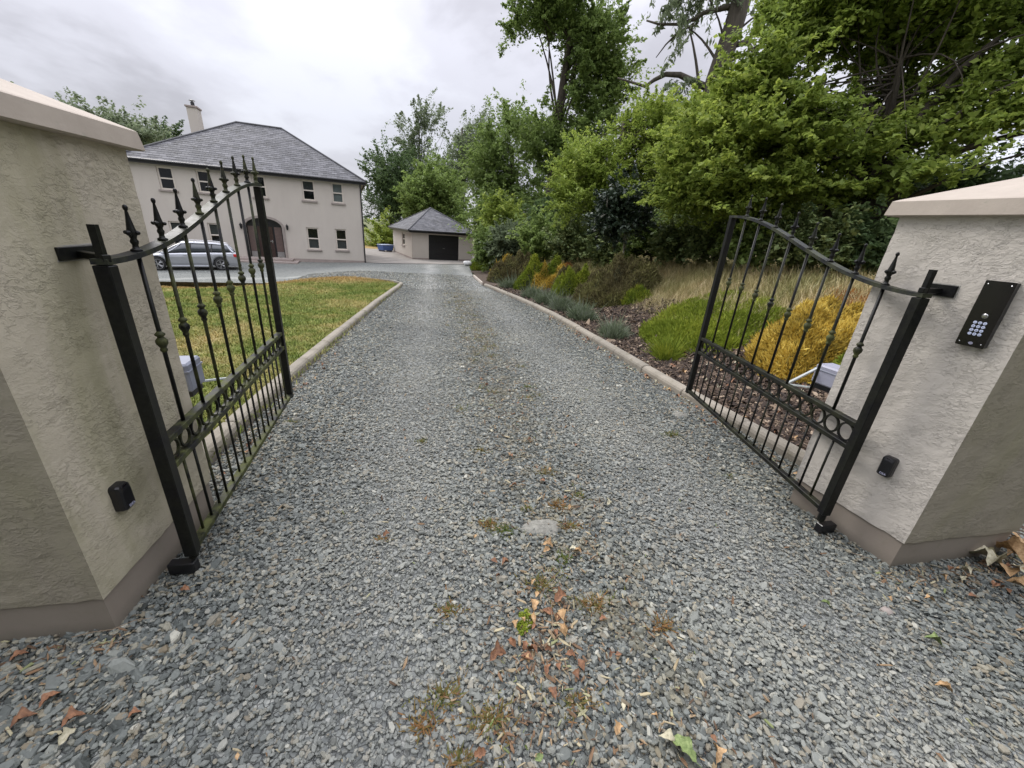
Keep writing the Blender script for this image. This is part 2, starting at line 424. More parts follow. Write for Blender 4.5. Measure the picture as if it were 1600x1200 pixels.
def chip_mat():
    m = NT('slate_chip'); p = m.pos(); oi = m.n('ShaderNodeObjectInfo')
    c = m.ramp(oi.outputs['Random'], [(0.0, (0.060, 0.066, 0.062)), (0.22, (0.115, 0.126, 0.120)), (0.48, (0.175, 0.188, 0.176)), (0.68, (0.225, 0.236, 0.216)), (0.80, (0.27, 0.255, 0.20)), (0.90, (0.18, 0.15, 0.105)), (0.975, (0.30, 0.30, 0.265)), (1.0, (0.42, 0.41, 0.35))])
    n1 = m.noise(p, 95.0, 4, 0.65); c = m.mix(0.45, c, m.ramp(n1, [(0.3, (0.70, 0.70, 0.72)), (0.7, (1.2, 1.2, 1.18))]), 'MULTIPLY')
    # dustier in the wheel tracks, earthier at the strip between and before the pillars
    s3 = m.n('ShaderNodeSeparateXYZ'); m.l(p, s3.inputs[0])
    def band(cx, w): return m.math('SUBTRACT', 1.0, m.math('DIVIDE', m.math('ABSOLUTE', m.math('SUBTRACT', s3.outputs[0], cx)), w), clamp=True)
    nz = m.noise(p, 1.6, 5, 0.7)
    t = m.math('MULTIPLY', m.math('MAXIMUM', band(-0.22, 0.75), band(1.62, 0.75)), m.math('MULTIPLY', nz, 1.5), clamp=True)
    c = m.mix(m.math('MULTIPLY', t, 0.62), c, (0.315, 0.315, 0.285))
    mid = m.math('MULTIPLY', band(0.75, 0.5), m.ramp(m.noise(p, 4.0, 5, 0.7), [(0.48, (0, 0, 0)), (0.62, (1, 1, 1))]))
    c = m.mix(m.math('MULTIPLY', mid, 0.6), c, (0.17, 0.145, 0.085))
    big = m.noise(p, 0.8, 4); c = m.mix(0.5, c, m.ramp(big, [(0.3, (0.72, 0.74, 0.76)), (0.7, (1.20, 1.18, 1.08))]), 'MULTIPLY')
    m.base(c); m.rough(0.7); m.b.inputs['Specular IOR Level'].default_value = 0.25
    m.bump(m.noise(p, 260.0, 3), 0.25, 0.001); MAT['slate_chip'] = m.mat
chip_mat()
def lawn_mat(name, blades):
    m = NT(name); p = m.pos()
    n1 = m.noise(p, 0.55, 5, 0.6, 0.4); n2 = m.noise(p, 3.2, 5, 0.65)
    f = m.math('ADD', m.math('MULTIPLY', n1, 0.62), m.math('MULTIPLY', n2, 0.38))
    c = m.ramp(f, [(0.39, (0.125, 0.175, 0.036)), (0.48, (0.19, 0.225, 0.058)), (0.55, (0.30, 0.28, 0.105)), (0.65, (0.42, 0.34, 0.165))])
    s3 = m.n('ShaderNodeSeparateXYZ'); m.l(p, s3.inputs[0])
    # parched rim along the turning area
    rim = m.math('MULTIPLY', m.math('SUBTRACT', m.math('ADD', s3.outputs[1], m.math('MULTIPLY', s3.outputs[0], -0.28)), 15.0), 0.7, clamp=True)
    c = m.mix(m.math('MULTIPLY', rim, 0.8), c, (0.36, 0.235, 0.095))
    if blades:
        oi = m.n('ShaderNodeObjectInfo'); c = m.mix(0.6, c, m.ramp(oi.outputs['Random'], [(0.0, (0.55, 0.6, 0.5)), (0.7, (1.15, 1.15, 1.0)), (1.0, (1.7, 1.5, 1.2))]), 'MULTIPLY')
    else:
        c = m.mix(0.6, c, m.ramp(m.noise(p, 60.0, 4), [(0.3, (0.55, 0.55, 0.5)), (0.7, (1.15, 1.15, 1.1))]), 'MULTIPLY')
        m.bump(m.noise(p, 45.0, 5), 0.8, 0.02)
    m.base(c); m.rough(0.75); m.b.inputs['Specular IOR Level'].default_value = 0.2; MAT[name] = m.mat
lawn_mat('lawn_soil', False); lawn_mat('lawn_blade', True)
def soil():
    m = NT('bank_soil'); p = m.pos(); n1 = m.noise(p, 1.2, 5); n2 = m.noise(p, 26.0, 6, 0.7)
    c = m.ramp(n2, [(0.3, (0.025, 0.018, 0.012)), (0.55, (0.07, 0.048, 0.032)), (0.75, (0.16, 0.11, 0.075))])
    s3 = m.n('ShaderNodeSeparateXYZ'); m.l(p, s3.inputs[0])
    g = m.math('MULTIPLY', m.math('SUBTRACT', m.math('ADD', s3.outputs[0], m.math('MULTIPLY', n1, 1.5)), 5.6), 0.8, clamp=True)
    c = m.mix(g, c, m.ramp(n2, [(0.3, (0.12, 0.11, 0.035)), (0.7, (0.28, 0.22, 0.10))]))
    m.base(c); m.rough(0.95); m.bump(n2, 0.8, 0.02); MAT['bank_soil'] = m.mat
soil()
simple('field_ground', (0.10, 0.11, 0.035), 0.95, var=0.35, scale=1.5, bump=0.6, bscale=20)
def bark_chip():
    m = NT('bark_chip'); oi = m.n('ShaderNodeObjectInfo'); p = m.pos()
    c = m.ramp(oi.outputs['Random'], [(0, (0.022, 0.014, 0.010)), (0.5, (0.05, 0.032, 0.021)), (0.78, (0.105, 0.07, 0.046)), (0.93, (0.21, 0.15, 0.10)), (1, (0.40, 0.31, 0.22))])
    c = m.mix(0.4, c, m.ramp(m.noise(p, 120.0, 4), [(0.3, (0.6, 0.6, 0.6)), (0.7, (1.2, 1.2, 1.2))]), 'MULTIPLY')
    m.base(c); m.rough(0.85); MAT['bark_chip'] = m.mat
bark_chip()
def kerb_mat():
    m = NT('kerb_concrete'); p = m.pos(); n1 = m.noise(p, 5.0, 5, 0.65); n2 = m.noise(p, 90.0, 4)
    c = m.ramp(n1, [(0.3, (0.20, 0.18, 0.145)), (0.7, (0.29, 0.262, 0.215))]); c = m.mix(0.4, c, m.ramp(n2, [(0.3, (0.7, 0.7, 0.7)), (0.7, (1.15, 1.15, 1.12))]), 'MULTIPLY')
    oi = m.n('ShaderNodeObjectInfo'); c = m.mix(0.5, c, m.ramp(oi.outputs['Random'], [(0, (0.82, 0.82, 0.82)), (1, (1.1, 1.08, 1.05))]), 'MULTIPLY')
    moss = m.ramp(m.noise(p, 7.0, 5, 0.7), [(0.56, (0, 0, 0)), (0.68, (0.6, 0.6, 0.6))]); c = m.mix(moss, c, (0.13, 0.12, 0.07))
    m.base(c); m.rough(0.9); m.bump(n2, 0.4, 0.003); MAT['kerb_concrete'] = m.mat
kerb_mat()
def house_render():
    m = NT('house_render'); p = m.pos(); n1 = m.noise(p, 0.5, 5, 0.6); n2 = m.noise(p, 3.0, 5, 0.6, 0, (1, 1, 0.3))
    c = m.ramp(n1, [(0.3, (0.48, 0.435, 0.385)), (0.7, (0.52, 0.475, 0.42))])
    c = m.mix(0.3, c, m.ramp(n2, [(0.3, (0.88, 0.87, 0.86)), (0.7, (1.05, 1.05, 1.04))]), 'MULTIPLY')
    m.base(c); m.rough(0.9); m.bump(m.noise(p, 30.0, 4), 0.25, 0.006); MAT['house_render'] = m.mat
house_render()
def slate_mat():
    m = NT('roof_slate'); p = m.pos()
    a = m.n('ShaderNodeAttribute', attribute_name='tint')
    c = m.ramp(a.outputs['Fac'], [(0, (0.075, 0.076, 0.083)), (0.5, (0.105, 0.106, 0.115)), (1, (0.15, 0.15, 0.16))])
    li = m.noise(p, 1.1, 6, 0.7, 0.6, (1.0, 1.0, 0.35)); lf = m.ramp(li, [(0.44, (0, 0, 0)), (0.60, (1, 1, 1))])
    sp = m.ramp(m.noise(p, 7.0, 5, 0.75), [(0.45, (0, 0, 0)), (0.58, (1, 1, 1))])
    c = m.mix(m.math('MULTIPLY', m.math('MULTIPLY', lf, sp), 0.85), c, (0.045, 0.045, 0.042))
    c = m.mix(m.math('MULTIPLY', m.ramp(m.noise(p, 16.0, 4, 0.7), [(0.6, (0, 0, 0)), (0.68, (1, 1, 1))]), 0.35), c, (0.27, 0.27, 0.26))
    m.base(c); m.rough(0.7); m.b.inputs['Specular IOR Level'].default_value = 0.3; m.bump(m.noise(p, 30.0, 4), 0.3, 0.006); MAT['roof_slate'] = m.mat
slate_mat()
simple('gutter_black', (0.014, 0.014, 0.016), 0.4, var=0.2)
simple('sill_stone', (0.29, 0.25, 0.225), 0.85, scale=6, bump=0.3)
simple('house_plinth', (0.30, 0.25, 0.225), 0.9, scale=3, bump=0.2)
simple('window_frame', (0.62, 0.56, 0.49), 0.45, var=0.05)
simple('interior_dark', (0.02, 0.018, 0.017), 0.9)
simple('curtain_white', (0.62, 0.63, 0.60), 0.9, var=0.08, scale=30)
simple('blind_grey', (0.22, 0.21, 0.20), 0.8, var=0.15, scale=20)
simple('door_brown', (0.035, 0.018, 0.014), 0.35, var=0.2, coat=0.2)
simple('door_panel', (0.11, 0.075, 0.065), 0.4, var=0.15)
simple('garage_black', (0.010, 0.010, 0.012), 0.35, var=0.15)
simple('chrome', (0.55, 0.55, 0.56), 0.2, metal=1.0, var=0.05)
simple('white_paint', (0.70, 0.70, 0.70), 0.4, var=0.05)
simple('grey_box', (0.22, 0.235, 0.29), 0.35, var=0.05)
simple('lilac_box', (0.34, 0.345, 0.42), 0.35, var=0.05)
simple('arm_white', (0.42, 0.45, 0.44), 0.4, var=0.1, scale=25)
simple('black_plastic', (0.010, 0.010, 0.012), 0.28, var=0.15)
simple('black_gloss', (0.008, 0.007, 0.008), 0.12, var=0.1)
simple('key_blue', (0.50, 0.55, 0.72), 0.4, var=0.04)
simple('key_ink', (0.03, 0.03, 0.07), 0.5, var=0.05)
simple('print_white', (0.48, 0.48, 0.62), 0.5, var=0.04)
simple('mortar_grey', (0.30, 0.29, 0.26), 0.95, var=0.2, scale=30, bump=0.8)
simple('concrete_apron', (0.235, 0.215, 0.19), 0.9, var=0.2, scale=1.3, bump=0.3)
simple('car_silver', (0.40, 0.41, 0.44), 0.28, metal=0.55, var=0.03, coat=0.6)
simple('car_glass', (0.035, 0.042, 0.05), 0.06, var=0.1, spec=0.8)
simple('tyre', (0.015, 0.015, 0.016), 0.8, var=0.2)
simple('alloy', (0.42, 0.42, 0.43), 0.3, metal=0.8, var=0.05)
simple('tail_red', (0.45, 0.02, 0.02), 0.2, var=0.1)
simple('headlamp', (0.5, 0.52, 0.55), 0.1, var=0.1)
simple('skip_blue', (0.06, 0.115, 0.30), 0.5, var=0.1)
simple('skip_light', (0.33, 0.38, 0.47), 0.5, var=0.1)
simple('sack_white', (0.66, 0.66, 0.64), 0.7, var=0.1, scale=10)
simple('sack_brown', (0.36, 0.27, 0.19), 0.8, var=0.2, scale=10)
simple('stone_pale', (0.20, 0.195, 0.168), 0.9, var=0.3, scale=40, bump=0.8, bscale=70)
simple('shed_roof', (0.42, 0.43, 0.46), 0.5, var=0.08)
simple('heather_core', (0.035, 0.04, 0.015), 0.95, var=0.3, bump=0.8)
simple('wood_pale', (0.45, 0.40, 0.34), 0.8, var=0.2, scale=20)
simple('twig', (0.22, 0.165, 0.11), 0.85, var=0.3, scale=60)
def bark(name, a, b, sc=(6, 6, 1.2)):
    m = NT(name); p = m.pos(); n1 = m.noise(p, 2.0, 6, 0.7, 0.6, sc)
    m.base(m.ramp(n1, [(0.3, a), (0.7, b)])); m.rough(0.9); m.bump(n1, 0.9, 0.03); MAT[name] = m.mat
bark('bark_dark', (0.028, 0.022, 0.016), (0.085, 0.07, 0.052)); bark('bark_grey', (0.035, 0.029, 0.023), (0.105, 0.088, 0.068), (3, 3, 0.7)); bark('bark_pale', (0.25, 0.23, 0.19), (0.42, 0.39, 0.34))
leaf_mat('leaf_mid', [(0.108, 0.158, 0.048), (0.190, 0.265, 0.076), (0.298, 0.388, 0.112)])
leaf_mat('leaf_dark', [(0.048, 0.078, 0.036), (0.084, 0.133, 0.052), (0.151, 0.211, 0.084)])
leaf_mat('leaf_light', [(0.160, 0.224, 0.041), (0.273, 0.357, 0.066), (0.454, 0.515, 0.123)])
leaf_mat('leaf_grey', [(0.106, 0.137, 0.079), (0.181, 0.225, 0.127), (0.286, 0.333, 0.207)])
leaf_mat('leaf_bright', [(0.126, 0.177, 0.036), (0.232, 0.309, 0.063), (0.440, 0.508, 0.104)])
leaf_mat('leaf_holly', [(0.021, 0.036, 0.021), (0.036, 0.057, 0.034), (0.078, 0.107, 0.065)], 0.35, 0.12, 0.5)
leaf_mat('heather_green', [(0.099, 0.145, 0.018), (0.175, 0.229, 0.026), (0.330, 0.341, 0.045)], 0.7, 0.2, 0.15)
leaf_mat('heather_bright', [(0.119, 0.163, 0.018), (0.194, 0.247, 0.028), (0.323, 0.352, 0.044)], 0.7, 0.2, 0.15)
leaf_mat('heather_brown', [(0.079, 0.064, 0.035), (0.146, 0.129, 0.059), (0.247, 0.248, 0.090)], 0.8, 0.15, 0.1)
leaf_mat('heather_gold', [(0.179, 0.140, 0.033), (0.500, 0.350, 0.057), (0.738, 0.585, 0.146)], 0.7, 0.2, 0.15)
leaf_mat('heather_orange', [(0.216, 0.097, 0.029), (0.389, 0.171, 0.050), (0.540, 0.319, 0.101)], 0.7, 0.2, 0.15)
leaf_mat('lavender', [(0.098, 0.124, 0.078), (0.156, 0.195, 0.111), (0.247, 0.260, 0.221)], 0.8, 0.15, 0.1)
leaf_mat('dry_grass', [(0.16, 0.12, 0.055), (0.30, 0.235, 0.12), (0.46, 0.38, 0.22)], 0.8, 0.25, 0.1)
leaf_mat('weed_mix', [(0.07, 0.11, 0.025), (0.15, 0.15, 0.05), (0.24, 0.13, 0.055)], 0.8, 0.25, 0.1)
leaf_mat('bramble', [(0.057, 0.088, 0.030), (0.126, 0.172, 0.062), (0.250, 0.277, 0.098)], 0.6, 0.25, 0.3)
def dead_leaf(name, a, b):
    m = NT(name); p = m.pos(); n1 = m.noise(p, 60.0, 5, 0.7); m.base(m.ramp(n1, [(0.28, tuple(q * 0.45 for q in a)), (0.42, a), (0.7, b)])); m.rough(0.7)
    m.bump(m.noise(p, 90.0, 3), 0.4, 0.003); MAT[name] = m.mat
dead_leaf('leaf_rust', (0.17, 0.078, 0.038), (0.34, 0.165, 0.08)); dead_leaf('leaf_tan', (0.33, 0.20, 0.09), (0.56, 0.38, 0.20)); dead_leaf('leaf_pale', (0.36, 0.33, 0.22), (0.56, 0.52, 0.38)); dead_leaf('leaf_green', (0.12, 0.17, 0.05), (0.28, 0.34, 0.13)); dead_leaf('leaf_brown', (0.13, 0.06, 0.03), (0.27, 0.13, 0.06))

# ------------------------------------------------------------------ setting: ground sheets
def sheet(name, xs, ys, mat, dz=0.0, mask=None, bumpy=0.0):
    X, Y = np.meshgrid(xs, ys); Z = terrain_z(X, Y) + dz
    if bumpy:
        Z = Z + bumpy * (np.sin(X * 7.1 + np.sin(Y * 5.3)) * np.cos(Y * 6.7 + 1.3 * np.sin(X * 3.1)))
    nx, ny = len(xs), len(ys); vs = np.stack([X, Y, Z], -1).reshape(-1, 3)
    fs = []
    for j in range(ny - 1):
        for i in range(nx - 1):
            if mask is None or mask((xs[i] + xs[i + 1]) / 2, (ys[j] + ys[j + 1]) / 2):
                a = j * nx + i; fs.append((a, a + 1, a + nx + 1, a + nx))
    me = bpy.data.meshes.new(name); me.from_pydata(vs.tolist(), [], fs); me.materials.append(mat)
    me.polygons.foreach_set('use_smooth', [True] * len(me.polygons)); me.update()
    o = link(name, me); o['kind'] = 'structure'; return o
def poly_sheet(name, pts, mat, dz, step=0.8):
    """flat-ish polygon following the terrain, cut as a fan of strips between a left and a right edge given per y"""
    ys = np.arange(pts[0][0], pts[-1][0] + 1e-6, step); rows = []
    P = np.array(pts); vs = []; fs = []; K = 44
    for y in ys:
        a = np.interp(y, P[:, 0], P[:, 1]); b = np.interp(y, P[:, 0], P[:, 2])
        for k in range(K + 1):
            x = a + (b - a) * k / K; vs.append((x, y, float(terrain_z(x, y)) + dz))
    for j in range(len(ys) - 1):
        for k in range(K):
            q = j * (K + 1) + k; fs.append((q, q + 1, q + K + 2, q + K + 1))
    me = bpy.data.meshes.new(name); me.from_pydata(vs, [], fs); me.materials.append(mat)
    me.polygons.foreach_set('use_smooth', [True] * len(me.polygons)); me.update()
    o = link(name, me); o['kind'] = 'structure'; return o

# countryside out to the horizon
g = sheet('ground', np.concatenate([[-900, -400, -150, -70], np.arange(-45, 46, 1.5), [70, 150, 400, 900]]),
          np.concatenate([[-300, -100, -40, -15], np.arange(-6, 70, 1.5), [90, 150, 400, 1100]]), MAT['field_ground'], -0.10)
# x limits of the driveway (left, right) against y
DRV = [(-4.0, -3.6, 4.6), (1.2, -3.2, 4.4), (2.0, -1.52, 2.9), (4.5, -1.52, 2.84), (7.5, -1.45, 2.83), (9.7, -1.36, 2.74), (12.5, -1.22, 2.42), (14.9, -1.10, 2.05), (15.1, -18, 2.03), (17.0, -22, 1.93), (18.0, -24, 1.93), (21.0, -24, 1.97), (31.0, -24, 2.6), (32.4, -4, 3.0)]
def drv_lr(y):
    P = np.array(DRV); return np.interp(y, P[:, 0], P[:, 1]), np.interp(y, P[:, 0], P[:, 2])
drive = poly_sheet('gravel_driveway', DRV, MAT['gravel_base'], -0.009, 0.4)
LAWN = [(2.5, -7, -1.60), (9.7, -16, -1.45), (12.5, -16, -1.32), (13.2, -15.5, -1.28), (14.4, -11.0, -1.24), (15.4, -7.6, -1.7), (16.2, -5.0, -2.6), (16.6, -4.0, -3.2)]
lawn = poly_sheet('lawn', [(a, b, c) for a, b, c in LAWN], MAT['lawn_soil'], 0.035, 0.3)
back_lawn = poly_sheet('lawn', [(44.5, -26, 0), (60, -40, 0)], MAT['lawn_soil'], 0.03, 2.0)
bank = sheet('planting_bank', np.concatenate([np.arange(1.9, 12, 0.25), np.arange(12, 40, 1.5)]), np.arange(-6, 46, 0.4), MAT['bank_soil'], 0.0,
             lambda x, y: (x > drv_lr(y)[1] + 0.05 and y > 1.9) or (x > 3.3 and y > 0.9) , 0.02)
apron = poly_sheet('concrete_apron', [(28.2, -4.0, -3.3), (29.6, -6.0, -1.2), (30.8, -6.5, 1.0), (32.2, -6.8, 3.2), (38, -7.0, 3.8), (45, -9.0, 3.8)], MAT['concrete_apron'], 0.02, 0.4)

# ------------------------------------------------------------------ kerbs: each stone a piece
def kerb(path, side, label_name):
    root = empty('kerb', (path[0][0], path[0][1], 0)); root['kind'] = 'structure'
    P = np.array(path); seg = np.linalg.norm(np.diff(P, axis=0), axis=1); cum = np.concatenate([[0], np.cumsum(seg)])
    Ltot = cum[-1]; pos = 0.0; rr = random.Random(len(path))
    def at_s(s_): return np.array([np.interp(s_, cum, P[:, 0]), np.interp(s_, cum, P[:, 1])])
    while pos < Ltot - 0.2:
        ln = min(0.915, Ltot - pos); a = at_s(pos + 0.003); b = at_s(pos + ln - 0.004)
        a3 = np.array([*a, float(drive_z(a[1]))]); b3 = np.array([*b, float(drive_z(b[1]))])
        t = b3 - a3; t /= np.linalg.norm(t); nrm = np.array([-t[1], t[0], 0]) * (1 if side < 0 else -1)   # away from the drive
        nrm /= np.linalg.norm(nrm); up = np.array([0, 0, 1.0])
        h = 0.095 + rr.uniform(-0.004, 0.004); w = 0.115
        prof = [(0.0, -0.12), (0.0, h - 0.045), (0.012, h - 0.020), (0.035, h - 0.004), (0.06, h), (w, h - 0.002), (w, -0.12)]
        jx = rr.uniform(-0.004, 0.004); m = MB()
        c3 = (a3 + b3) / 2; e3 = (b3 - a3)
        def ring(p_, k_): return [p_ + nrm * (0.0575 + (u - 0.0575) * k_ + jx) + up * (v if v < 0 else v * (1 - (1 - k_) * 0.5)) for u, v in prof]
        q_ = loft([ring(a3, 0.84), ring(a3 + t * 0.012, 1.0), ring(b3 - t * 0.012, 1.0), ring(b3, 0.84)]); m.add(q_.v, q_.f)
        o = m.build('kerb_stone', MAT['kerb_concrete'], root)
        o.data.transform(Matrix.Translation((-path[0][0], -path[0][1], 0)))
        pos += ln
    return root
kerb([(-1.53, 2.2), (-1.54, 4.3), (-1.52, 5.4), (-1.45, 7.6), (-1.36, 10.0), (-1.25, 12.4), (-1.10, 14.9), (-1.25, 15.4), (-1.6, 15.8), (-2.3, 16.15), (-3.0, 16.45)], -1, 'l')
kerb([(2.90, 1.95), (2.86, 3.35), (2.83, 4.1), (2.825, 6.1), (2.82, 7.4), (2.76, 9.6), (2.45, 12.4), (2.10, 14.9), (1.93, 15.9)], 1, 'r')
e_ = MB(); a = np.array([1.93, 16.4, float(drive_z(16.4)) + 0.04]); b = np.array([1.95, 20.4, float(drive_z(20.4)) + 0.04])
e_.bbox((a + b) / 2, (0.03, np.linalg.norm(b - a) / 2, 0.06), [[1, 0, 0], list((b - a) / np.linalg.norm(b - a)), [0, 0.04, 1]])
tag(e_.build('timber_edging', MAT['wood_pale']), 'straight pale timber edging board between the far gravel and the bark bed', 'edging board')

# ------------------------------------------------------------------ instanced ground cover (gravel, bark, grass): geometry nodes on points
def scatter(name, pts, rot, scl, variants, kind='stuff', idx=None):
    n = len(pts); me = bpy.data.meshes.new(name); me.vertices.add(n); me.vertices.foreach_set('co', np.asarray(pts, np.float32).reshape(-1))
    a = me.attributes.new('rot', 'FLOAT_VECTOR', 'POINT'); a.data.foreach_set('vector', np.asarray(rot, np.float32).reshape(-1))
    a = me.attributes.new('scl', 'FLOAT_VECTOR', 'POINT'); a.data.foreach_set('vector', np.asarray(scl, np.float32).reshape(-1))
    a = me.attributes.new('idx', 'INT', 'POINT'); a.data.foreach_set('value', (RNG.integers(0, len(variants), n) if idx is None else idx).astype(np.int32))
    me.update(); o = link(name, me); o['kind'] = kind
    c = bpy.data.collections.new(name + '_pieces')
    for i, v in enumerate(variants):
        q = bpy.data.objects.new('piece_%02d' % i, v); c.objects.link(q)
    ng = bpy.data.node_groups.new(name + '_scatter', 'GeometryNodeTree')
    ng.interface.new_socket('Geometry', in_out='INPUT', socket_type='NodeSocketGeometry')
    ng.interface.new_socket('Geometry', in_out='OUTPUT', socket_type='NodeSocketGeometry')
    gi = ng.nodes.new('NodeGroupInput'); go = ng.nodes.new('NodeGroupOutput')
    ip = ng.nodes.new('GeometryNodeInstanceOnPoints'); ci = ng.nodes.new('GeometryNodeCollectionInfo')
    ci.inputs['Collection'].default_value = c; ci.inputs['Separate Children'].default_value = True; ci.inputs['Reset Children'].default_value = True
    def attr(nm, typ):
        x = ng.nodes.new('GeometryNodeInputNamedAttribute'); x.data_type = typ; x.inputs['Name'].default_value = nm
        return [q for q in x.outputs if q.enabled and q.name == 'Attribute'][0]
    e2r = ng.nodes.new('FunctionNodeEulerToRotation')
    ng.links.new(attr('rot', 'FLOAT_VECTOR'), e2r.inputs[0])
    ng.links.new(gi.outputs[0], ip.inputs['Points']); ng.links.new(ci.outputs[0], ip.inputs['Instance'])
    ip.inputs['Pick Instance'].default_value = True
    ng.links.new(attr('idx', 'INT'), ip.inputs['Instance Index'])
    ng.links.new(e2r.outputs[0], ip.inputs['Rotation']); ng.links.new(attr('scl', 'FLOAT_VECTOR'), ip.inputs['Scale'])
    ng.links.new(ip.outputs[0], go.inputs[0])
    md = o.modifiers.new('scatter', 'NODES'); md.node_group = ng
    return o
def chip_mesh(i, elong, thick, mat, n=7):
    r_ = random.Random(100 + i); m = MB(); k = r_.choice([4, 5, 5, 6, 7])
    a0 = r_.uniform(0, 6.28); P = []
    for j in range(k):
        an = a0 + 2 * math.pi * (j + r_.uniform(-0.25, 0.25)) / k; rr = r_.uniform(0.72, 1.0) * 0.5
        P.append((rr * math.cos(an) * elong, rr * math.sin(an) / elong ** 0.4))
    vs = [(x, y, -thick * r_.uniform(0.3, 0.5)) for x, y in P] + [(x * 0.98, y * 0.98, thick * 0.22 + r_.uniform(-0.04, 0.06)) for x, y in P]
    vs += [(x * 0.72, y * 0.72, thick * 0.5 + r_.uniform(-0.05, 0.07)) for x, y in P]
    fs = [(j, (j + 1) % k, k + (j + 1) % k, k + j) for j in range(k)] + [(k + j, k + (j + 1) % k, 2 * k + (j + 1) % k, 2 * k + j) for j in range(k)] + [tuple(range(2 * k, 3 * k))]
    m.add(vs, fs); return m.mesh('chip', mat)
chips = [chip_mesh(i, random.uniform(1.05, 1.75), random.uniform(0.20, 0.36), MAT['slate_chip']) for i in range(14)]
def strew(y0, y1, dens, xl, xr, edge=0.0):
    area = (xr - xl) * (y1 - y0); n = int(area * dens)
    x = RNG.uniform(xl, xr, n); y = RNG.uniform(y0, y1, n)
    P = np.array(DRV); l = np.interp(y, P[:, 0], P[:, 1]) + edge; r = np.interp(y, P[:, 0], P[:, 2]) - edge
    ok = (x > l) & (x < r); return x[ok], y[ok]
LP = [(-2.05, 1.325), (-1.25, 1.325), (-1.235, 2.09), (-2.05, 2.10)]          # left pillar footprint
RP = [(2.458, 1.19), (3.29, 1.19), (3.25, 1.83), (2.375, 1.80)]               # right pillar footprint
def in_pillars(x, y):
    return ((x > -2.04) & (x < -1.26) & (y > 1.34) & (y < 2.08)) | ((x > 2.47) & (x < 3.27) & (y > 1.21) & (y < 1.79))
def gravel_field():
    X = []; Y = []; S = []
    for y0, y1, dens, size, xl, xr in ((-0.3, 2.2, 5600, 0.0205, -3.6, 4.6), (2.2, 4.5, 4800, 0.0205, -1.6, 3.0), (4.5, 8.0, 2900, 0.0225, -1.6, 3.0), (8.0, 14.0, 1300, 0.027, -1.6, 3.0), (14.0, 21.0, 320, 0.034, -6.0, 3.0)):
        x, y = strew(y0, y1, dens, xl, xr)
        d = np.hypot(x, y); keep = ~in_pillars(x, y)
        x, y = x[keep], y[keep]
        s = size * np.exp(RNG.normal(0, 0.30, len(x))); s *= np.where(RNG.random(len(x)) < 0.02, 1.5, 1.0)
        X.append(x); Y.append(y); S.append(s)
    # larger, older stones along the foot of the left pillar
    x = RNG.uniform(-2.6, -0.9, 900); y = RNG.uniform(0.55, 1.35, 900); X.append(x); Y.append(y); S.append(0.034 * np.exp(RNG.normal(0, 0.3, 900)))
    X = np.concatenate(X); Y = np.concatenate(Y); S = np.concatenate(S); n = len(X)
    # smaller stones in the compacted wheel tracks
    tr = np.maximum(np.exp(-((X + 0.25) / 0.35) ** 2), np.exp(-((X - 1.75) / 0.35) ** 2)); S *= (1 - 0.28 * tr)
    Z = terrain_z(X, Y) - 0.004 + RNG.uniform(-0.004, 0.010, n)
    pts = np.stack([X, Y, Z], 1); tilt = 0.36
    rot = np.stack([RNG.normal(0, tilt, n), RNG.normal(0, tilt, n), RNG.uniform(0, 6.283, n)], 1)
    scl = np.stack([S, S, S * RNG.uniform(0.5, 1.2, n)], 1)
    return scatter('gravel', pts, rot, scl, chips)
gravel_field()

def blade_tuft(seed, n, h, w, spread, lean, mat):
    r_ = random.Random(seed); m = MB()
    for _ in range(n):
        x, y = r_.gauss(0, spread), r_.gauss(0, spread); an = r_.uniform(0, 6.28); hh = h * r_.uniform(0.5, 1.1); dx, dy = math.cos(an), math.sin(an)
        ln = r_.uniform(0.1, 1.0) * lean * hh; px_, py_ = -dy * w / 2, dx * w / 2
        m.add([(x - px_, y - py_, 0), (x + px_, y + py_, 0), (x + px_ * .8 + dx * ln * .4, y + py_ * .8 + dy * ln * .4, hh * 0.6), (x - px_ * .8 + dx * ln * .4, y - py_ * .8 + dy * ln * .4, hh * 0.6), (x + dx * ln, y + dy * ln, hh)],
              [(0, 1, 2, 3), (3, 2, 4)])
    return m.mesh('tuft', mat)
def lawn_field():
    tufts = [blade_tuft(i, 11, 0.022, 0.005, 0.032, 1.2, MAT['lawn_blade']) for i in range(8)]
    P = np.array(LAWN); n = 75000
    y = 2.6 + (16.4 - 2.6) * RNG.random(n) ** 1.25; l = np.interp(y, P[:, 0], P[:, 1]); r = np.interp(y, P[:, 0], P[:, 2]) 
    x = l + (r - l) * RNG.random(n)
    z = terrain_z(x, y) + 0.033
    return scatter('short_grass', np.stack([x, y, z], 1), np.stack([RNG.normal(0, .1, n), RNG.normal(0, .1, n), RNG.uniform(0, 6.28, n)], 1), np.repeat(RNG.uniform(0.8, 1.7, n)[:, None], 3, 1) * (1 + 0.05 * y[:, None]), tufts)
lawn_field()
